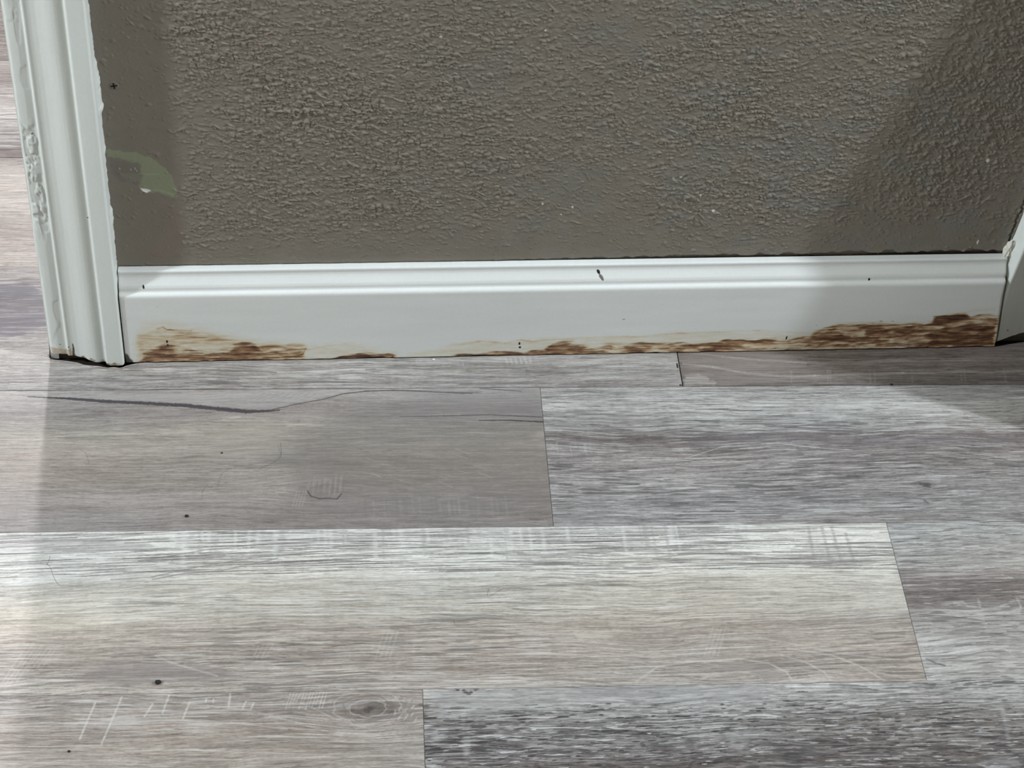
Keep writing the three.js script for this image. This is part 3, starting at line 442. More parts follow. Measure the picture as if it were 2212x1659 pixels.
// first row, left board: cut round the casing
{
  const P = wood({ s0: -0.40, s1: 0.1766, row: 0, seed: 500, bands: [[0, [150, 146, 148]], [0.35, [130, 126, 130]], [0.58, [146, 144, 146]], [0.75, [152, 150, 150]], [1, [140, 137, 138]]], contrast: 1.0, dark: 0.35, white: 0.35, wave: 0.8 });
  lines(P, 420, 320, 0, 1, 0.008, 0.05, [88, 84, 86], [200, 198, 196], 0.65);
  P.poly([[-0.3463,-0.0709],[-0.3222,-0.0764],[-0.298,-0.0487],[-0.2959,-0.0271],[-0.3387,-0.0089]], [92, 88, 98], 0.75, { rag: 6, soft: 2, streak: 0.7, sx: 60, sy: 300, seed: 2 });
  P.stroke([[-0.0225,0.017],[0.0124,0.0189],[0.0584,0.0124],[0.0691,0.0114]], [186, 184, 184], 0.4, { w: 8, streak: 0.6 });
  for (const k of [0, 1, 2, 3, 4, 5]) { const a = [0.045,0.0133], b = [0.0631,0.0208]; P.stroke([[mix(a[0], b[0], k / 5), a[1]], [mix(a[0], b[0], k / 5) + 0.001, b[1]]], [196, 194, 192], 0.5, { w: 1.4 }); }
  P.stroke([[-0.2722,0.0399],[-0.2522,0.0366],[-0.1946,0.0345],[-0.14,0.0324]], [112, 108, 110], 0.6, { w: 0.9, streak: 0.3 });
  P.stroke([[-0.2485,0.0406],[-0.2147,0.0389],[-0.1537,0.0339],[-0.0919,0.0299]], [196, 194, 192], 0.4, { w: 2.4, streak: 0.5 });
  P.stroke([[-0.214,0.0489],[-0.2069,0.0451],[-0.2012,0.0371]], [118, 110, 108], 0.5, { w: 0.8 });
  P.stroke([[-0.1264,0.0286],[-0.085,0.0268],[-0.0712,0.0253],[-0.0615,0.026]], [206, 204, 202], 0.6, { w: 1.6 });
  P.stroke([[-0.0298,0.0324],[0.0118,0.0348],[0.0325,0.0386]], [112, 108, 110], 0.5, { w: 2, streak: 0.5 });
  // chipped pale rim of the cut-out
  P.stroke([[-0.2978,0.0076],[-0.2957,0.0138],[-0.2826,0.0165],[-0.2742,0.018],[-0.2637,0.0212],[-0.2526,0.0239],[-0.2423,0.024],[-0.2365,0.021],[-0.2297,0.0194]], [88, 72, 68], 0.8, { w: 1.1 });
  P.stroke([[-0.2969,0.0097],[-0.2944,0.0137],[-0.2827,0.0154],[-0.2672,0.0202],[-0.2534,0.0223],[-0.2438,0.0229],[-0.2382,0.0204]], [190, 176, 168], 0.7, { w: 0.9 });
  const notch = [[-0.297,0.0055],[-0.2968,0.0102],[-0.2953,0.0128],[-0.2889,0.0138],[-0.2827,0.0149],[-0.2751,0.0166],[-0.27,0.0192],[-0.2652,0.02],[-0.259,0.0207],[-0.2526,0.0226],[-0.248,0.0219],[-0.2438,0.0229],[-0.2412,0.022],[-0.2379,0.0199],[-0.2322,0.0179]];
  const back = s => 0.0122 - SLANT * s;
  const pts = [[-1.05, rowT(0) + MG], [-0.2985, rowT(0) + MG], [-0.2985, -0.004], ...notch, [-0.226, back(-0.226)], [0.1766 - 0.0004, back(0.1766)], [0.1766 - 0.0004, T0 - MG], [-1.05, T0 - MG]];
  mesh('plank', polyPlank(pts, P), woodMat(P), floor);
  // dark chips in the open butt joint
  for (const [x, y, a, b] of [[0.175,0.0238,0.0018,0.006], [0.175,0.0455,0.0028,0.0018]]) { const g = new THREE.IcosahedronGeometry(1, 1); g.scale(a * 0.4, 0.0003, b * 0.5); g.translate(x, 0.0001, y); mesh('edge_chip', g, std(0x2c241c, 0.9), floor); }
}
{ // first row, right board
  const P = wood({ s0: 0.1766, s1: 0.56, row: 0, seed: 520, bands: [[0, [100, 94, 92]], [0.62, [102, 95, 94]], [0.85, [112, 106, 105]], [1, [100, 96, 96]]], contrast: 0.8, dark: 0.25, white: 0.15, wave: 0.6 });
  lines(P, 160, 160, 0.6, 1, 0.01, 0.08, [70, 64, 64], [150, 143, 140], 0.45, 0.03);
  P.poly([[0.1805,-0.0025],[0.2408,0.0032],[0.2674,0.0166],[0.2548,0.0297],[0.2855,0.0378],[0.2344,0.0481],[0.1746,0.0485]], [136, 127, 124], 0.6, { rag: 14, soft: 8, sx: 30, sy: 200, streak: 0.5, seed: 71 });  // paler lit end painted in, up to where the corner shadow starts
  P.stroke([[0.1828,0.0081],[0.2108,0.0136],[0.2387,0.018],[0.2738,0.0215]], [176, 168, 164], 0.4, { w: 2.4, streak: 0.6 });
  P.stroke([[0.1795,0.0212],[0.2021,0.0255],[0.2259,0.0326],[0.2503,0.0359],[0.2787,0.0356],[0.3468,0.0335],[0.4413,0.0323]], [184, 178, 174], 0.5, { w: 2.8, streak: 0.6 });
  P.stroke([[0.2597,0.0203],[0.3314,0.0208],[0.4447,0.0185]], [156, 144, 140], 0.5, { w: 2.2, streak: 0.4 });
  P.poly([[0.179,0.0352],[0.1869,0.0332],[0.1969,0.0384],[0.2037,0.0457],[0.1777,0.046]], [190, 188, 184], 0.55, { rag: 3, soft: 1.2, sx: 400, sy: 400, streak: 0.7 });
  for (const x of [1712, 1790, 1796, 1880, 1890, 1970, 2076, 2084, 2170]) P.stroke([[0.2626,0.0297], [0.2603,0.0442]].map(([, t], k) => [[0.2614,0.0375][0] + (x - 1712) * 0.00036 - k * 0.002, t]), [160, 154, 150], 0.3, { w: 1.8, streak: 0.6 });
  const back = s => 0.0122 - SLANT * s;
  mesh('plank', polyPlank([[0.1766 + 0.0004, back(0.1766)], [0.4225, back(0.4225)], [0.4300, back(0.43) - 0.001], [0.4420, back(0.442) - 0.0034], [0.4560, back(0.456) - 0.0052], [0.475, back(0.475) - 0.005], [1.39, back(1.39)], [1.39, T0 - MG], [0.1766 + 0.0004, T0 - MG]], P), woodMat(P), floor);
}
{ // second row, left board: taupe with a long split and a knot
  const P = wood({ s0: -0.38, s1: 0.069, row: 1, seed: 540, bands: [[0, [150, 146, 146]], [0.16, [134, 129, 129]], [0.32, [146, 141, 136]], [0.62, [140, 134, 131]], [0.85, [136, 131, 131]], [1, [130, 126, 127]]], contrast: 0.75, dark: 0.16, white: 0.10, wave: 0.9, knots: [[-0.0908,0.1516,11]] });
  lines(P, 420, 260, 0, 1, 0.004, 0.03, [100, 95, 94], [166, 161, 157], 0.5, 0.08, 0.55);
  P.poly([[-0.2978,0.0531],[-0.1936,0.0511],[-0.1191,0.0493],[-0.0713,0.0483],[-0.112,0.0619],[-0.1287,0.0687],[-0.1658,0.0664],[-0.2268,0.0588]], [164, 161, 161], 0.55, { rag: 2, soft: 1.5, streak: 0.3 });
  P.poly([[-0.1115,0.0865],[-0.0577,0.0724],[0.068,0.0537],[0.0705,0.1872],[-0.1351,0.1859],[-0.1232,0.152]], [106, 101, 99], 0.5, { rag: 26, soft: 16, sx: 14, sy: 60, streak: 0.35, seed: 61 });
  P.poly([[-0.0301,0.0502],[0.0666,0.0486],[0.0663,0.0786],[0.0103,0.074],[-0.034,0.0755]], [124, 119, 119], 0.4, { rag: 4, soft: 4, streak: 0.3 });
  P.stroke([[-0.3077,0.0535,0.8],[-0.2774,0.0558,2.2],[-0.2503,0.0591,3.2],[-0.22,0.0614,3.0],[-0.1929,0.0641,3.6],[-0.1692,0.0677,3.6],[-0.1488,0.0709,3.8],[-0.1354,0.0706,2.4],[-0.1239,0.0697,1]], [62, 58, 61], 0.95, { soft: 0.3, streak: 0 });
  P.stroke([[-0.1287,0.0687,0.8],[-0.112,0.0634,1.0],[-0.0917,0.0582,1.0],[-0.0781,0.0528,1.2],[-0.0609,0.0499,1.4],[-0.0403,0.0491,1.4],[-0.0129,0.0509,1.2],[0.018,0.0532,0.6]], [74, 70, 70], 0.9, { streak: 0.1 });
  P.stroke([[-0.0361,0.0775,0.6],[-0.0035,0.0769,1.0],[0.0309,0.0762,1.0],[0.068,0.0791,1.2]], [72, 67, 67], 0.9, { streak: 0.1 });
  P.stroke([[0.0216,0.082,0.6],[0.044,0.0822,1.2],[0.0684,0.0841,1.8]], [58, 54, 55], 0.95, { streak: 0 });
  P.stroke([[-0.0078,0.0509,1],[0.0111,0.0526,2],[0.025,0.0517,1]], [84, 80, 80], 0.7, { streak: 0.3 });
  P.stroke([[0.0238,0.0476,0.8],[0.0389,0.0493,1],[0.0547,0.051,0.6]], [70, 66, 66], 0.85, { streak: 0.1 });
  for (let k = 0; k < 9; k++) { const o = k * 13; P.stroke([[-0.146,0.0576], [-0.1393,0.0547], [-0.1353,0.0507]].map(([s, t]) => [s + o * 0.00036, t + (k % 3) * 0.0006]), [126, 122, 122], 0.5, { w: 0.8 }); }
  for (let k = 0; k < 7; k++) { const o = k * 17; P.stroke([[-0.1044,0.0679], [-0.0997,0.065], [-0.1038,0.061]].map(([s, t]) => [s + o * 0.00036, t + 0.0004 * (k % 2)]), [120, 115, 115], 0.45, { w: 1.0 }); }
  P.stroke([[-0.1653,0.0786],[-0.1587,0.0777],[-0.152,0.0763]], [196, 190, 182], 0.4, { w: 3 });
  P.poly([[-0.1039,0.1423],[-0.0941,0.1387],[-0.0794,0.1408],[-0.0771,0.1545],[-0.0842,0.1608],[-0.0972,0.1605],[-0.1024,0.155]], [154, 148, 144], 0.3, { rag: 3, soft: 3, sx: 300, sy: 300, streak: 0.3 });
  for (let k = 0; k < 14; k++) P.stroke([[-0.1013,0.1405], [-0.1024,0.155]].map(([s, t], j) => [s + k * 0.0019, t + (vn(k * 3.7, j * 5.1, 3) - 0.5) * 0.014]), k % 2 ? [104, 98, 95] : [160, 155, 152], 0.35, { w: 0.6 + 0.8 * vn(k, 9, 2), streak: 0.4 });
  P.stroke([[-0.1025,0.1523],[-0.0998,0.1578],[-0.0939,0.1602],[-0.0868,0.1598],[-0.0816,0.1608],[-0.0784,0.1554]], [70, 64, 62], 0.85, { w: 1.2, streak: 0.1 });
  for (let k = 0; k < 4; k++) P.stroke([[-0.1096,0.1523], [-0.1126,0.1675]].map(([s, t]) => [s + k * 0.0022, t]), [176, 173, 170], 0.3, { w: 1.4, streak: 0.6 });
  for (let k = 0; k < 24; k++) { const a = [-0.0648,0.1642], b = [0.0386,0.1805]; const s = mix(a[0], b[0], rnd()); P.stroke([[s, a[1] - 0.006 * rnd()], [s + 0.0006, b[1] - 0.004 * rnd()]], k % 3 ? [150, 146, 144] : [108, 104, 106], 0.26, { w: 2.0, streak: 0.75 }); }
  for (let k = 0; k < 30; k++) { const a = [-0.0712,0.1086], b = [0.0371,0.145]; const s = mix(a[0], b[0], rnd()), t = mix(a[1], b[1], rnd()); P.stroke([[s, t], [s + 0.006 + 0.006 * rnd(), t + 0.003 + 0.003 * rnd()]], k % 2 ? [114, 108, 106] : [170, 166, 162], 0.4, { w: 0.8 }); }
  for (const L of [[[-0.2647,0.1096],[-0.2604,0.1124],[-0.2569,0.1227]], [[-0.1244,0.1056],[-0.1222,0.115],[-0.1272,0.1243]], [[-0.1566,0.1286],[-0.1629,0.1341],[-0.1655,0.1469]], [[-0.1721,0.1445],[-0.1756,0.1513],[-0.1759,0.1581]]]) P.stroke(L, [104, 96, 92], 0.6, { w: 0.7 });
  P.poly([[-0.1911,0.0952],[-0.1518,0.0812],[-0.1183,0.0839],[-0.1241,0.115],[-0.1731,0.1237]], [148, 143, 132], 0.4, { rag: 6, soft: 6, sx: 60, sy: 120, streak: 0.3 });
  mesh('plank', plankGeo(-1.15, 0.069, rowT(1), rowT(2), P), woodMat(P), floor);
}
{ // second row, right board
  const P = wood({ s0: 0.069, s1: 0.50, row: 1, seed: 560, bands: [[0, [148, 147, 148]], [0.16, [164, 164, 164]], [0.30, [146, 145, 146]], [0.39, [116, 111, 113]], [0.47, [128, 124, 126]], [0.60, [138, 135, 137]], [1, [136, 134, 136]]], contrast: 1.1, dark: 0.50, white: 0.34, wave: 0.9, darkLen: 16, knots: [[0.34,0.1518,5]] });
  lines(P, 800, 620, 0, 1, 0.006, 0.05, [74, 70, 72], [202, 202, 201], 0.75, 0.06);
  P.stroke([[0.1744,0.109],[0.2128,0.1027],[0.2472,0.1021],[0.2981,0.1065],[0.3498,0.1072],[0.4237,0.1061]], [104, 98, 101], 0.5, { w: 13, streak: 0.4, soft: 0.8 });
  P.stroke([[0.0718,0.1231],[0.0887,0.1214],[0.1057,0.1187]], [104, 100, 102], 0.6, { w: 4, streak: 0.4 });
  for (let k = 0; k < 14; k++) { const a = [0.075,0.1049], b = [0.1056,0.1201]; const s = mix(a[0], b[0], rnd()); P.stroke([[s, a[1] + 0.004 * rnd()], [s + 0.0004, b[1] - 0.006 * rnd()]], k % 2 ? [182, 182, 182] : [120, 116, 118], 0.3, { w: 1.1, streak: 0.7 }); }
  P.stroke([[0.1694,0.1233],[0.1979,0.1117],[0.2394,0.1083],[0.266,0.1135],[0.293,0.1161]], [186, 185, 184], 0.55, { w: 1.2, streak: 0.2 });
  P.stroke([[0.3473,0.1197],[0.3783,0.1196],[0.398,0.1242],[0.419,0.1254]], [182, 181, 180], 0.5, { w: 1.2, streak: 0.2 });
  P.poly([[0.3459,0.1426],[0.3534,0.1398],[0.3505,0.1501],[0.3452,0.1528],[0.3427,0.1482]], [172, 172, 172], 0.45, { rag: 2, soft: 2, sx: 200, sy: 300, streak: 0.5 });
  for (const L of [[[0.3361,0.149],[0.3371,0.1528]], [[0.3395,0.1509],[0.3408,0.1546],[0.3435,0.1546]]]) P.stroke(L, [78, 74, 76], 0.85, { w: 2.6 });
  P.stroke([[0.3361,0.1675],[0.3387,0.1712]], [82, 78, 80], 0.7, { w: 2.2 });
  mesh('plank', plankGeo(0.069, 1.285, rowT(1), rowT(2), P), woodMat(P), floor);
}
{ // third row, long board: white brushed band over beige grain
  const P = wood({ s0: -0.37, s1: 0.3046, row: 2, seed: 580, bands: [[0, [198, 199, 199]], [0.14, [202, 203, 202]], [0.30, [196, 196, 194]], [0.36, [178, 176, 172]], [0.56, [176, 172, 166]], [0.64, [158, 151, 146]], [0.84, [150, 143, 139]], [1, [156, 150, 147]]], contrast: 1.05, dark: 0.34, white: 0.35, wave: 1.1, darkLen: 22 });
  lines(P, 500, 500, 0.3, 1, 0.015, 0.10, [112, 105, 101], [212, 208, 202], 0.6, 0.05);
  const a0 = [-0.3114,0.1893], a1 = [0.3035,0.1942], tt0 = rowT(2);
  for (let k = 0; k < 340; k++) { const s = mix(-0.36, 0.30, rnd()), t = tt0 + 0.002 + rnd() * 0.040, l = 0.02 + rnd() * 0.07, sl = (s < -0.1 ? -0.03 : 0) + (rnd() - 0.5) * 0.06; P.stroke([[s, t, 0.4], [s + l * 0.5, t + sl * l * 0.5 + (rnd() - 0.5) * 0.001, 0.8], [s + l, t + sl * l, 0.3]], [104, 100, 99], 0.75, { seed: k, streak: 0.2 }); }
  for (let k = 0; k < 46; k++) { const x = 352 + rnd() * 1060, p = [-0.201,0.1866], s = p[0] + (x - 352) * 0.000345, t = tt0 + 0.001, l = 0.008 + rnd() * 0.022; P.stroke([[s, t], [s + 0.0006, t + l]], k % 5 < 2 ? [146, 141, 140] : [222, 223, 222], 0.42, { w: 1.6 + 4 * rnd(), soft: 0.9, seed: k, streak: 0.7 }); }
  for (const L of [[[0.2486,0.1916],[0.2477,0.2088],[0.2476,0.2219]], [[0.2578,0.1918],[0.2581,0.209],[0.2583,0.2234]], [[0.2648,0.1927],[0.2656,0.2113],[0.2663,0.2261]], [[0.2738,0.1982],[0.2743,0.2137],[0.2752,0.2271]]]) P.stroke(L, [122, 119, 120], 0.45, { w: 3.0, streak: 0.6, soft: 0.9 });
  P.poly([[-0.3109,0.1936],[-0.2734,0.1934],[-0.2165,0.2002],[-0.2068,0.2039],[-0.2469,0.2101],[-0.3094,0.2065]], [150, 146, 147], 0.5, { rag: 3, soft: 1.5, streak: 0.6 });
  for (const L of [[[-0.2152,0.2173],[-0.1968,0.2135],[-0.1721,0.2079],[-0.1346,0.2033],[-0.0776,0.1998]], [[-0.2325,0.2339],[-0.2049,0.2318],[-0.1776,0.2239],[-0.1404,0.216],[-0.0902,0.21]], [[-0.2048,0.2343],[-0.1835,0.2289],[-0.1587,0.2268],[-0.1216,0.2163]]]) P.stroke(L, [122, 118, 117], 0.7, { w: 1.1, streak: 0.2 });
  // arched figure along the lower right
  for (const [L, c] of [[[[0.1134,0.3283],[0.1283,0.3162],[0.1533,0.312],[0.1841,0.3111],[0.2021,0.3147],[0.2132,0.3226],[0.2157,0.3305]], [188, 182, 176]], [[[0.1527,0.3292],[0.1642,0.3232],[0.1827,0.3212],[0.1945,0.3246],[0.1968,0.3301]], [180, 174, 168]], [[[0.2118,0.3082],[0.2268,0.3144],[0.2378,0.3231],[0.2412,0.3303]], [190, 184, 178]], [[[0.2164,0.3023],[0.2463,0.3092],[0.2631,0.319],[0.2764,0.331]], [186, 180, 174]], [[[0.1492,0.2946],[0.1991,0.2931],[0.2231,0.2992],[0.2528,0.3077],[0.295,0.3149]], [182, 176, 170]]]) P.stroke(L, c, 0.6, { w: 1.7, streak: 0.4 });
  P.poly([[0.1716,0.3133],[0.202,0.3162],[0.2137,0.3296],[0.1968,0.3301],[0.1888,0.3221],[0.1707,0.3195]], [138, 131, 128], 0.5, { rag: 1.5, soft: 1.2, streak: 0.2 });
  P.poly([[-0.2462,0.3164],[-0.2294,0.3071],[-0.1998,0.3059],[-0.1669,0.3103],[-0.1427,0.3193],[-0.1663,0.3226],[-0.231,0.3228]], [128, 120, 121], 0.5, { rag: 5, soft: 3, streak: 0.4 });
  for (const L of [[[-0.2816,0.2887],[-0.2908,0.3117],[-0.2953,0.323]], [[-0.2722,0.2927],[-0.2794,0.3081]], [[-0.05,0.2812],[-0.0556,0.3048]], [[0.1694,0.2813],[0.1601,0.3071]], [[-0.1318,0.2916],[-0.1358,0.3032]]]) for (let j = 0; j < 4; j++) P.stroke(L.map(([s, t]) => [s + j * 0.003, t + 0.002 * rnd()]), [200, 195, 190], 0.26, { w: 1.2, streak: 0.6 });
  P.poly([[0.0773,0.2869],[0.0914,0.2847],[0.107,0.2826],[0.1137,0.2851],[0.0939,0.2911],[0.0784,0.2924]], [200, 194, 184], 0.5, { rag: 3, soft: 1.5, sx: 240, sy: 300, streak: 0.4 });
  P.stroke([[-0.1987,0.3004],[-0.1873,0.3068],[-0.1728,0.3125],[-0.1576,0.3182]], [204, 198, 194], 0.4, { w: 1.6, streak: 0.3 });
  mesh('plank', plankGeo(-0.914, 0.3046, rowT(2), rowT(3), P), woodMat(P), floor);
}
{ // third row, right board
  const P = wood({ s0: 0.3046, s1: 0.52, row: 2, seed: 600, bands: [[0, [164, 165, 166]], [0.26, [156, 155, 155]], [0.40, [120, 114, 115]], [0.52, [112, 107, 108]], [0.60, [146, 144, 144]], [0.8, [162, 160, 160]], [1, [156, 155, 155]]], contrast: 0.95, dark: 0.4, white: 0.3, wave: 1.3, darkLen: 12 });
  lines(P, 420, 320, 0, 1, 0.005, 0.03, [76, 72, 72], [198, 197, 196], 0.7, 0.10);
  for (let k = 0; k < 30; k++) { const a = [0.3071,0.2032], b = [0.3918,0.2394]; const s = mix(a[0], b[0], rnd()), t = mix(a[1], b[1], rnd()); P.stroke([[s, t, 0.5], [s + 0.012, t - 0.003, 1]], k % 2 ? [116, 112, 113] : [188, 187, 187], 0.5, { seed: k }); }
  P.stroke([[0.3062,0.208],[0.325,0.2047]], [84, 80, 80], 0.8, { w: 1.1 });
  for (const L of [[[0.3369,0.2646],[0.3435,0.2639],[0.3457,0.2681],[0.3539,0.2691]], [[0.3544,0.2608],[0.3543,0.27]], [[0.3681,0.2685],[0.3789,0.2637],[0.3867,0.2605]], [[0.3812,0.2604],[0.3825,0.2688],[0.3794,0.275]], [[0.3548,0.2708],[0.3745,0.2687]]]) P.stroke(L, [186, 186, 185], 0.5, { w: 2.0, streak: 0.6 });
  P.stroke([[0.3078,0.3128],[0.3132,0.3168],[0.3196,0.3194]], [80, 76, 77], 0.85, { w: 1.6 });
  P.stroke([[0.3108,0.2749],[0.3342,0.277],[0.3555,0.2815],[0.3817,0.2811]], [96, 91, 92], 0.7, { w: 1.2, streak: 0.2 });
  P.stroke([[0.3381,0.2885],[0.3593,0.293],[0.3778,0.2974]], [104, 100, 100], 0.6, { w: 0.9, streak: 0.2 });
  mesh('plank', plankGeo(0.3046, 1.52, rowT(2), rowT(3), P), woodMat(P), floor);
}
{ // fourth row, left board: taupe with saw scratches and a knot
  const P = wood({ s0: -0.37, s1: -0.0258, row: 3, seed: 620, bands: [[0, [142, 135, 132]], [0.14, [145, 138, 135]], [0.3, [142, 136, 133]], [0.5, [156, 151, 146]], [1, [150, 144, 140]]], contrast: 1.0, dark: 0.26, white: 0.32, wave: 1.3, knots: [[-0.0607,0.3467,12]] });
  lines(P, 260, 340, 0, 1, 0.012, 0.07, [102, 95, 92], [202, 197, 192], 0.6, 0.07);
  for (const L of [[[-0.2335,0.3373],[-0.2409,0.3672]], [[-0.2173,0.3339],[-0.2226,0.3542],[-0.2271,0.3715]], [[-0.1875,0.3331],[-0.1909,0.3479]], [[-0.1742,0.3387],[-0.1778,0.3526]], [[-0.1488,0.3328],[-0.1494,0.3433]], [[-0.1975,0.34],[-0.202,0.3502]], [[-0.1638,0.3362],[-0.1642,0.3399]], [[-0.1591,0.3363],[-0.1595,0.3401]], [[-0.1384,0.339],[-0.1406,0.3449]], [[-0.1337,0.3406],[-0.1353,0.3458]]]) P.stroke(L, [206, 202, 197], 0.6, { w: 1.5, streak: 0.35 });
  for (let k = 0; k < 12; k++) { const p = [-0.1103,0.3329]; P.stroke([[p[0] + k * 0.0021, p[1]], [p[0] - 0.003 + k * 0.0021, p[1] + 0.008 + 0.006 * rnd()]], [206, 202, 197], 0.5, { w: 1.0 }); }
  for (const L of [[[-0.2926,0.3453],[-0.2497,0.3419],[-0.2062,0.3405],[-0.1624,0.3422],[-0.1359,0.3465],[-0.1064,0.3568],[-0.0771,0.3684]], [[-0.2914,0.3556],[-0.2401,0.3509],[-0.188,0.352],[-0.1472,0.3558],[-0.112,0.3621]], [[-0.2887,0.3772],[-0.2324,0.3735],[-0.175,0.377],[-0.0886,0.3832],[-0.0263,0.3775]], [[-0.2879,0.385],[-0.2145,0.3832],[-0.1402,0.3849],[-0.0265,0.384]], [[-0.1127,0.3362],[-0.0949,0.346],[-0.083,0.3543],[-0.0596,0.3632],[-0.0259,0.3604]]]) P.stroke(L, [192, 187, 182], 0.38, { w: 1.6, streak: 0.6 });
  for (let k = 0; k < 4; k++) { const c = [-0.0607,0.3467], r = 0.004 + k * 0.0034, pts = []; for (let j = 0; j <= 28; j++) { const a = j / 28 * 6.283, w = 1 + 0.25 * (vn(j * 0.7, k, 4) - 0.5); pts.push([c[0] + Math.cos(a) * r * 1.5 * w, c[1] + Math.sin(a) * r * 0.95 * w]); } P.stroke(pts, k % 2 ? [176, 171, 167] : [108, 102, 100], 0.5, { w: 1.1, streak: 0.2 }); }
  P.poly([[-0.0637,0.3488],[-0.0607,0.3437],[-0.0577,0.3467],[-0.0602,0.3504]], [72, 68, 68], 0.8, { rag: 1.6, soft: 0.8, sx: 600, sy: 600 });
  for (let k = 0; k < 26; k++) { const a = [-0.0461,0.3357], b = [-0.0288,0.3547]; const s = mix(a[0], b[0], rnd()), t = mix(a[1], b[1], rnd()); P.stroke([[s, t], [s - 0.0014, t + 0.003]], k % 2 ? [200, 196, 192] : [112, 107, 106], 0.5, { w: 1.1 }); }
  mesh('plank', plankGeo(-1.244, -0.0258, rowT(3), rowT(4), P), woodMat(P), floor);
}
{ // fourth row, right board: heavily figured charcoal and grey
  const P = wood({ s0: -0.0258, s1: 0.46, row: 3, seed: 640, bands: [[0, [150, 149, 150]], [0.10, [146, 145, 146]], [0.24, [122, 120, 121]], [0.40, [104, 101, 103]], [1, [98, 95, 97]]], contrast: 1.6, dark: 0.8, white: 0.42, wave: 1.2, darkLen: 9 });
  lines(P, 1500, 900, 0.10, 1, 0.003, 0.022, [46, 43, 45], [186, 186, 186], 0.95, 0.08, 0.9);
  P.poly([[-0.0207,0.3325],[0.1206,0.3316],[0.1997,0.3317],[0.1911,0.3483],[0.1193,0.3437],[0.059,0.3493],[-0.0154,0.3551]], [158, 157, 157], 0.5, { rag: 5, soft: 4, streak: 0.35 });
  for (let k = 0; k < 240; k++) { const s = mix(-0.02, 0.40, rnd()), t = rowT(3) + mix(0.006, 0.085, Math.sqrt(rnd())), l = 0.002 + rnd() * 0.014; P.stroke([[s, t, 0.4], [s + l * 0.5, t + (rnd() - 0.5) * 0.001, 0.8 + 1.2 * rnd()], [s + l, t + (rnd() - 0.5) * 0.002, 0.4]], [64, 60, 62], s < 0.18 && t < rowT(3) + 0.03 ? 0.35 : 0.85, { seed: k }); }
  for (let k = 0; k < 120; k++) { const s = mix(0.05, 0.40, rnd()), t = rowT(3) + mix(0.02, 0.08, rnd()), l = 0.002 + rnd() * 0.006; P.stroke([[s, t, 0.6], [s + l, t + (rnd() - 0.5) * 0.003, 1.2]], [176, 176, 177], 0.6, { seed: k }); }
  for (const L of [[[-0.0006,0.3517],[-0.0009,0.3738],[0.0002,0.3918]], [[0.0026,0.3592],[0.0011,0.3846]], [[-0.0186,0.3623],[-0.0175,0.3733]], [[0.2533,0.3571],[0.2542,0.3684]], [[0.3495,0.3555],[0.3472,0.3853]]]) P.stroke(L, [180, 179, 178], 0.35, { w: 4, streak: 0.7, soft: 0.9 });
  P.poly([[0.1671,0.3702],[0.182,0.3698],[0.1872,0.3758],[0.174,0.3849],[0.167,0.3797]], [160, 160, 160], 0.45, { rag: 5, soft: 3, sx: 160, sy: 240, streak: 0.5 });
  P.poly([[0.326,0.3993],[0.3365,0.3924],[0.3506,0.3963],[0.349,0.4031],[0.328,0.4038]], [160, 160, 160], 0.4, { rag: 4, soft: 3, sx: 160, sy: 240, streak: 0.5 });
  for (const L of [[[-0.0045,0.3305],[-0.0029,0.3336]], [[0.0001,0.3329],[0.0036,0.3368],[0.006,0.3345]], [[0.0073,0.333],[0.0104,0.3316]]]) P.stroke(L, [66, 62, 62], 0.85, { w: 2.6 });
  mesh('plank', plankGeo(-0.0258, 1.192, rowT(3), rowT(4), P), woodMat(P), floor);
}
// boards seen through the doorway
for (const [row, seed, bands, dark, white] of [
  [-1, 660, [[0, [150, 143, 141]], [0.15, [196, 190, 188]], [0.5, [186, 178, 174]], [0.75, [168, 158, 154]], [1, [172, 164, 160]]], 0.15, 0.3],
  [-2, 680, [[0, [176, 172, 172]], [0.15, [140, 132, 132]], [0.4, [186, 182, 182]], [0.62, [200, 198, 200]], [0.85, [150, 143, 144]], [0.94, [112, 103, 103]], [1, [146, 136, 134]]], 0.45, 0.4],
  [-3, 700, [[0, [160, 153, 150]], [0.5, [168, 160, 157]], [0.8, [150, 140, 136]], [1, [150, 142, 140]]], 0.3, 0.3]]) {
  const P = wood({ s0: -0.50, s1: -0.20, row, seed, bands, contrast: 0.9, dark, white, wave: 0.8, res: 2000 });
  lines(P, 200, 200, 0, 1, 0.01, 0.06, [110, 102, 102], [222, 217, 214], 0.5, 0.05);
  mesh('plank', plankGeo(-0.95 + row * 0.05, 0.26 + row * 0.05, rowT(row), rowT(row + 1), P), woodMat(P), floor);
}
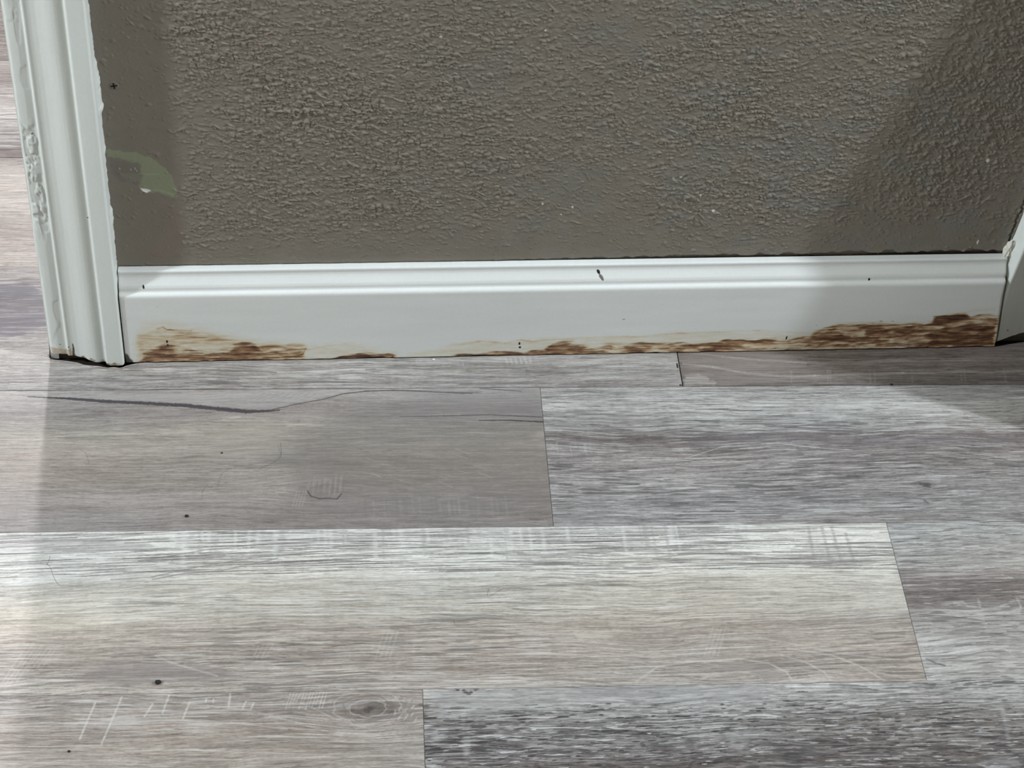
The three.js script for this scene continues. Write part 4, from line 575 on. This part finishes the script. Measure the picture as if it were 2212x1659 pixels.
// the rest of the floor
{
  const kinds = [[720, [[0, [140, 137, 136]], [0.5, [120, 115, 113]], [1, [144, 141, 138]]], 0.25, 0.3], [740, [[0, [130, 126, 126]], [0.4, [150, 146, 145]], [1, [122, 118, 119]]], 0.5, 0.3], [760, [[0, [164, 163, 160]], [0.5, [146, 142, 137]], [1, [132, 125, 121]]], 0.15, 0.4]].map(([seed, bands, dark, white]) => { const P = wood({ s0: 0, s1: 1.2, row: 1, seed, bands, contrast: 0.9, dark, white, res: 900 }); return { P, m: woodMat(P) }; });
  const done = { 0: [-1.05, 1.39], 1: [-1.15, 1.285], 2: [-0.914, 1.52], 3: [-1.244, 1.192], '-1': [-1.0, 0.21], '-2': [-1.05, 0.16], '-3': [-1.10, 0.11] };
  for (let r = -22; r <= 24; r++) {
    const lo = r < 0 ? -2.3 : -3.1, hi = r < 0 ? 1.6 : 3.3, parts = done[r] ? [[done[r][1], 1, hi], [done[r][0], -1, lo]] : [[lo - rnd() * 1.0, 1, hi]];
    for (const [from, dir, lim] of parts) for (let s = from, k = 0; dir * (lim - s) > 0; s += dir * 1.218, k++) {
      const a = dir > 0 ? s : s - 1.218, b = a + 1.218, K = kinds[(r * 7 + k * 3 + 700) % 3];
      const x0 = Math.max(a, lo), x1 = Math.min(b, hi); if (x1 - x0 < 0.02) continue;
      mesh('plank', plankGeo(x0, x1, rowT(r), rowT(r + 1), { x0: a, x1: a + 1.2, y0: rowT(r), y1: rowT(r + 1) }), K.m, floor);
    }
  }
}

// ------------------------------------------------------------------ small things
{
  const p = [-0.2291,0.2407], screw = tag(group('drywall_screw'), 'cross-head screw sunk in the wall, painted over in taupe, beside the door casing', 'screw');
  screw.position.set(p[0], p[1], 0.0);
  const head = new THREE.LatheGeometry([[0, 0.0004], [0.0020, 0.0004], [0.0034, 0.0002], [0.0038, -0.0004], [0.0038, -0.0012]].map(([a, b]) => new THREE.Vector2(a, b)), 24); head.rotateX(Math.PI / 2);
  mesh('screw_head', head, std(0x746d63, 0.5), screw);
  const slot = mergeGeometries([new THREE.BoxGeometry(0.0046, 0.0010, 0.0004), new THREE.BoxGeometry(0.0010, 0.0046, 0.0004)]); slot.rotateZ(0.15); slot.translate(0, 0, 0.0004);
  mesh('cross_recess', slot, std(0x0a0908, 0.9), screw);
}
for (const [x, z, r, label] of [[-0.189,0.1725,1.3,"dark crumb of dirt on the taupe plank with the knot"], [-0.2018,0.3194,2.0,"largest dark crumb, lying at the lower edge of the pale brushed plank"], [-0.2541,0.3716,0.9,"small dark crumb among the pale saw scratches of the taupe plank"], [0.3343,0.0537,1.1,"small dark crumb at the plank seam in the shadow by the right trim"], [-0.1663,0.1107,0.7,"tiny dark crumb on the taupe plank near the long split"]]) {
  const g = new THREE.IcosahedronGeometry(1, 2), p = g.attributes.position, v = new THREE.Vector3();
  for (let k = 0; k < p.count; k++) { v.fromBufferAttribute(p, k); const q = 0.7 + 0.6 * fbm(v.x * 1.7 + 5, v.y * 1.7 + v.z, 8, 2); p.setXYZ(k, v.x * q * r / 1000, v.y * q * r * 0.55 / 1000, v.z * q * r * 0.9 / 1000); }
  g.computeVertexNormals(); g.computeBoundingBox(); g.translate(0, -g.boundingBox.min.y, 0);
  const m = mesh('dirt_crumb', g, std(0x1d1a18, 0.9)); m.position.set(x, 0, z); tag(m, label, 'crumb');
}
for (const [pts, label] of [
  [[[0.0161,0.2461],[0.0153,0.2494],[0.0146,0.2543],[0.0268,0.2469],[0.0424,0.2479]], 'thin dark hair kinked at a right angle on the pale brushed plank'],
  [[[-0.2824,0.2115],[-0.2786,0.2163],[-0.2747,0.2269],[-0.2705,0.2332],[-0.2551,0.2342]], 'thin dark hair beside a scuff at the end of the brushed plank'],
  [[[-0.0092,0.273],[-0.0082,0.2779],[-0.0034,0.2789],[0.0091,0.2762]], 'thin dark hair lying across the beige grain of the long plank'],
  [[[-0.1245,0.1007],[-0.1244,0.1149],[-0.1297,0.1217],[-0.1395,0.127]], 'curled dark hair on the taupe plank with the knot'],
  [[[-0.2812,0.2149],[-0.2798,0.2099],[-0.2795,0.2057]], 'short dark hair stub on the white brushed band']]) {
  const c = new THREE.CatmullRomCurve3(pts.map(([x, z]) => new THREE.Vector3(x, 0.00008, z)));
  tag(mesh('hair_strand', new THREE.TubeGeometry(c, 40, 0.000075, 5), std(0x5a5048, 0.6)), label, 'hair');
}
tag(mesh('dust_fleck', (() => { const g = new THREE.IcosahedronGeometry(0.0012, 1); g.scale(1, 0.5, 0.8); g.translate(0, 0.0006, 0); return g; })(), std(0xd8d8d4, 0.9)), 'white fleck of dust on the floor against the baseboard foot', 'dust').position.set(...(([x, z]) => [x, 0, z])([-0.0098,0.0158]));

// ------------------------------------------------------------------ unseen board added to cast the corner shadow, leaning on the closed door
{
  const b = tag(group('added_shade_board'), 'unseen plywood board added to shade the corner, leaning against the closed white door', 'board');
  const L = 0.625, g = new THREE.BoxGeometry(0.62, L, 0.015); g.translate(0.31, L / 2, -0.0075);
  mesh('plywood_sheet', g, std(0x9c8a70, 0.8), b);
  for (const y of [0.0, L - 0.012]) { const e = new THREE.BoxGeometry(0.62, 0.012, 0.0005); e.translate(0.31, y + 0.006, 0.0003); mesh('edge_strip', e, std(0x7c6a52, 0.8), b); }
  b.position.set(0.500, 0.002, 0.145); b.rotation.x = -Math.atan2(0.199, 0.98);
}

// ------------------------------------------------------------------ ceiling lamps
const lampLabels = ['white globe pendant lamp on a rod at the doorway side of the room', 'round white globe lamp above the side with the leaning board', 'round white globe lamp in the room behind the doorway'];
LAMPS.forEach(([x, z, power, col, rod], k) => {
  const g = tag(group('ceiling_lamp'), lampLabels[k], 'lamp'); g.position.set(x, CEIL, z);
  const plate = new THREE.CylinderGeometry(0.075, 0.085, 0.03, 40); plate.translate(0, -0.015, 0); mesh('lamp_plate', plate, std(0xe4e4e0, 0.5), g);
  const globe = new THREE.SphereGeometry(0.06, 40, 24); globe.translate(0, -0.082 - rod, 0);
  if (rod) { const r = new THREE.CylinderGeometry(0.006, 0.006, rod, 16); r.translate(0, -0.03 - rod / 2, 0); mesh('pendant_rod', r, std(0xc8c8c4, 0.4), g); };
  const gm = mesh('lamp_globe', globe, new THREE.MeshStandardMaterial({ color: 0xffffff, roughness: 0.5, emissive: new THREE.Color().setRGB(...col), emissiveIntensity: 3 }), g); gm.castShadow = false;
  const l = new THREE.PointLight(new THREE.Color().setRGB(...col), power); l.position.set(0, -0.082 - rod, 0); l.castShadow = true; l.shadow.radius = 3; g.add(l);
});

renderer.render(scene, camera);
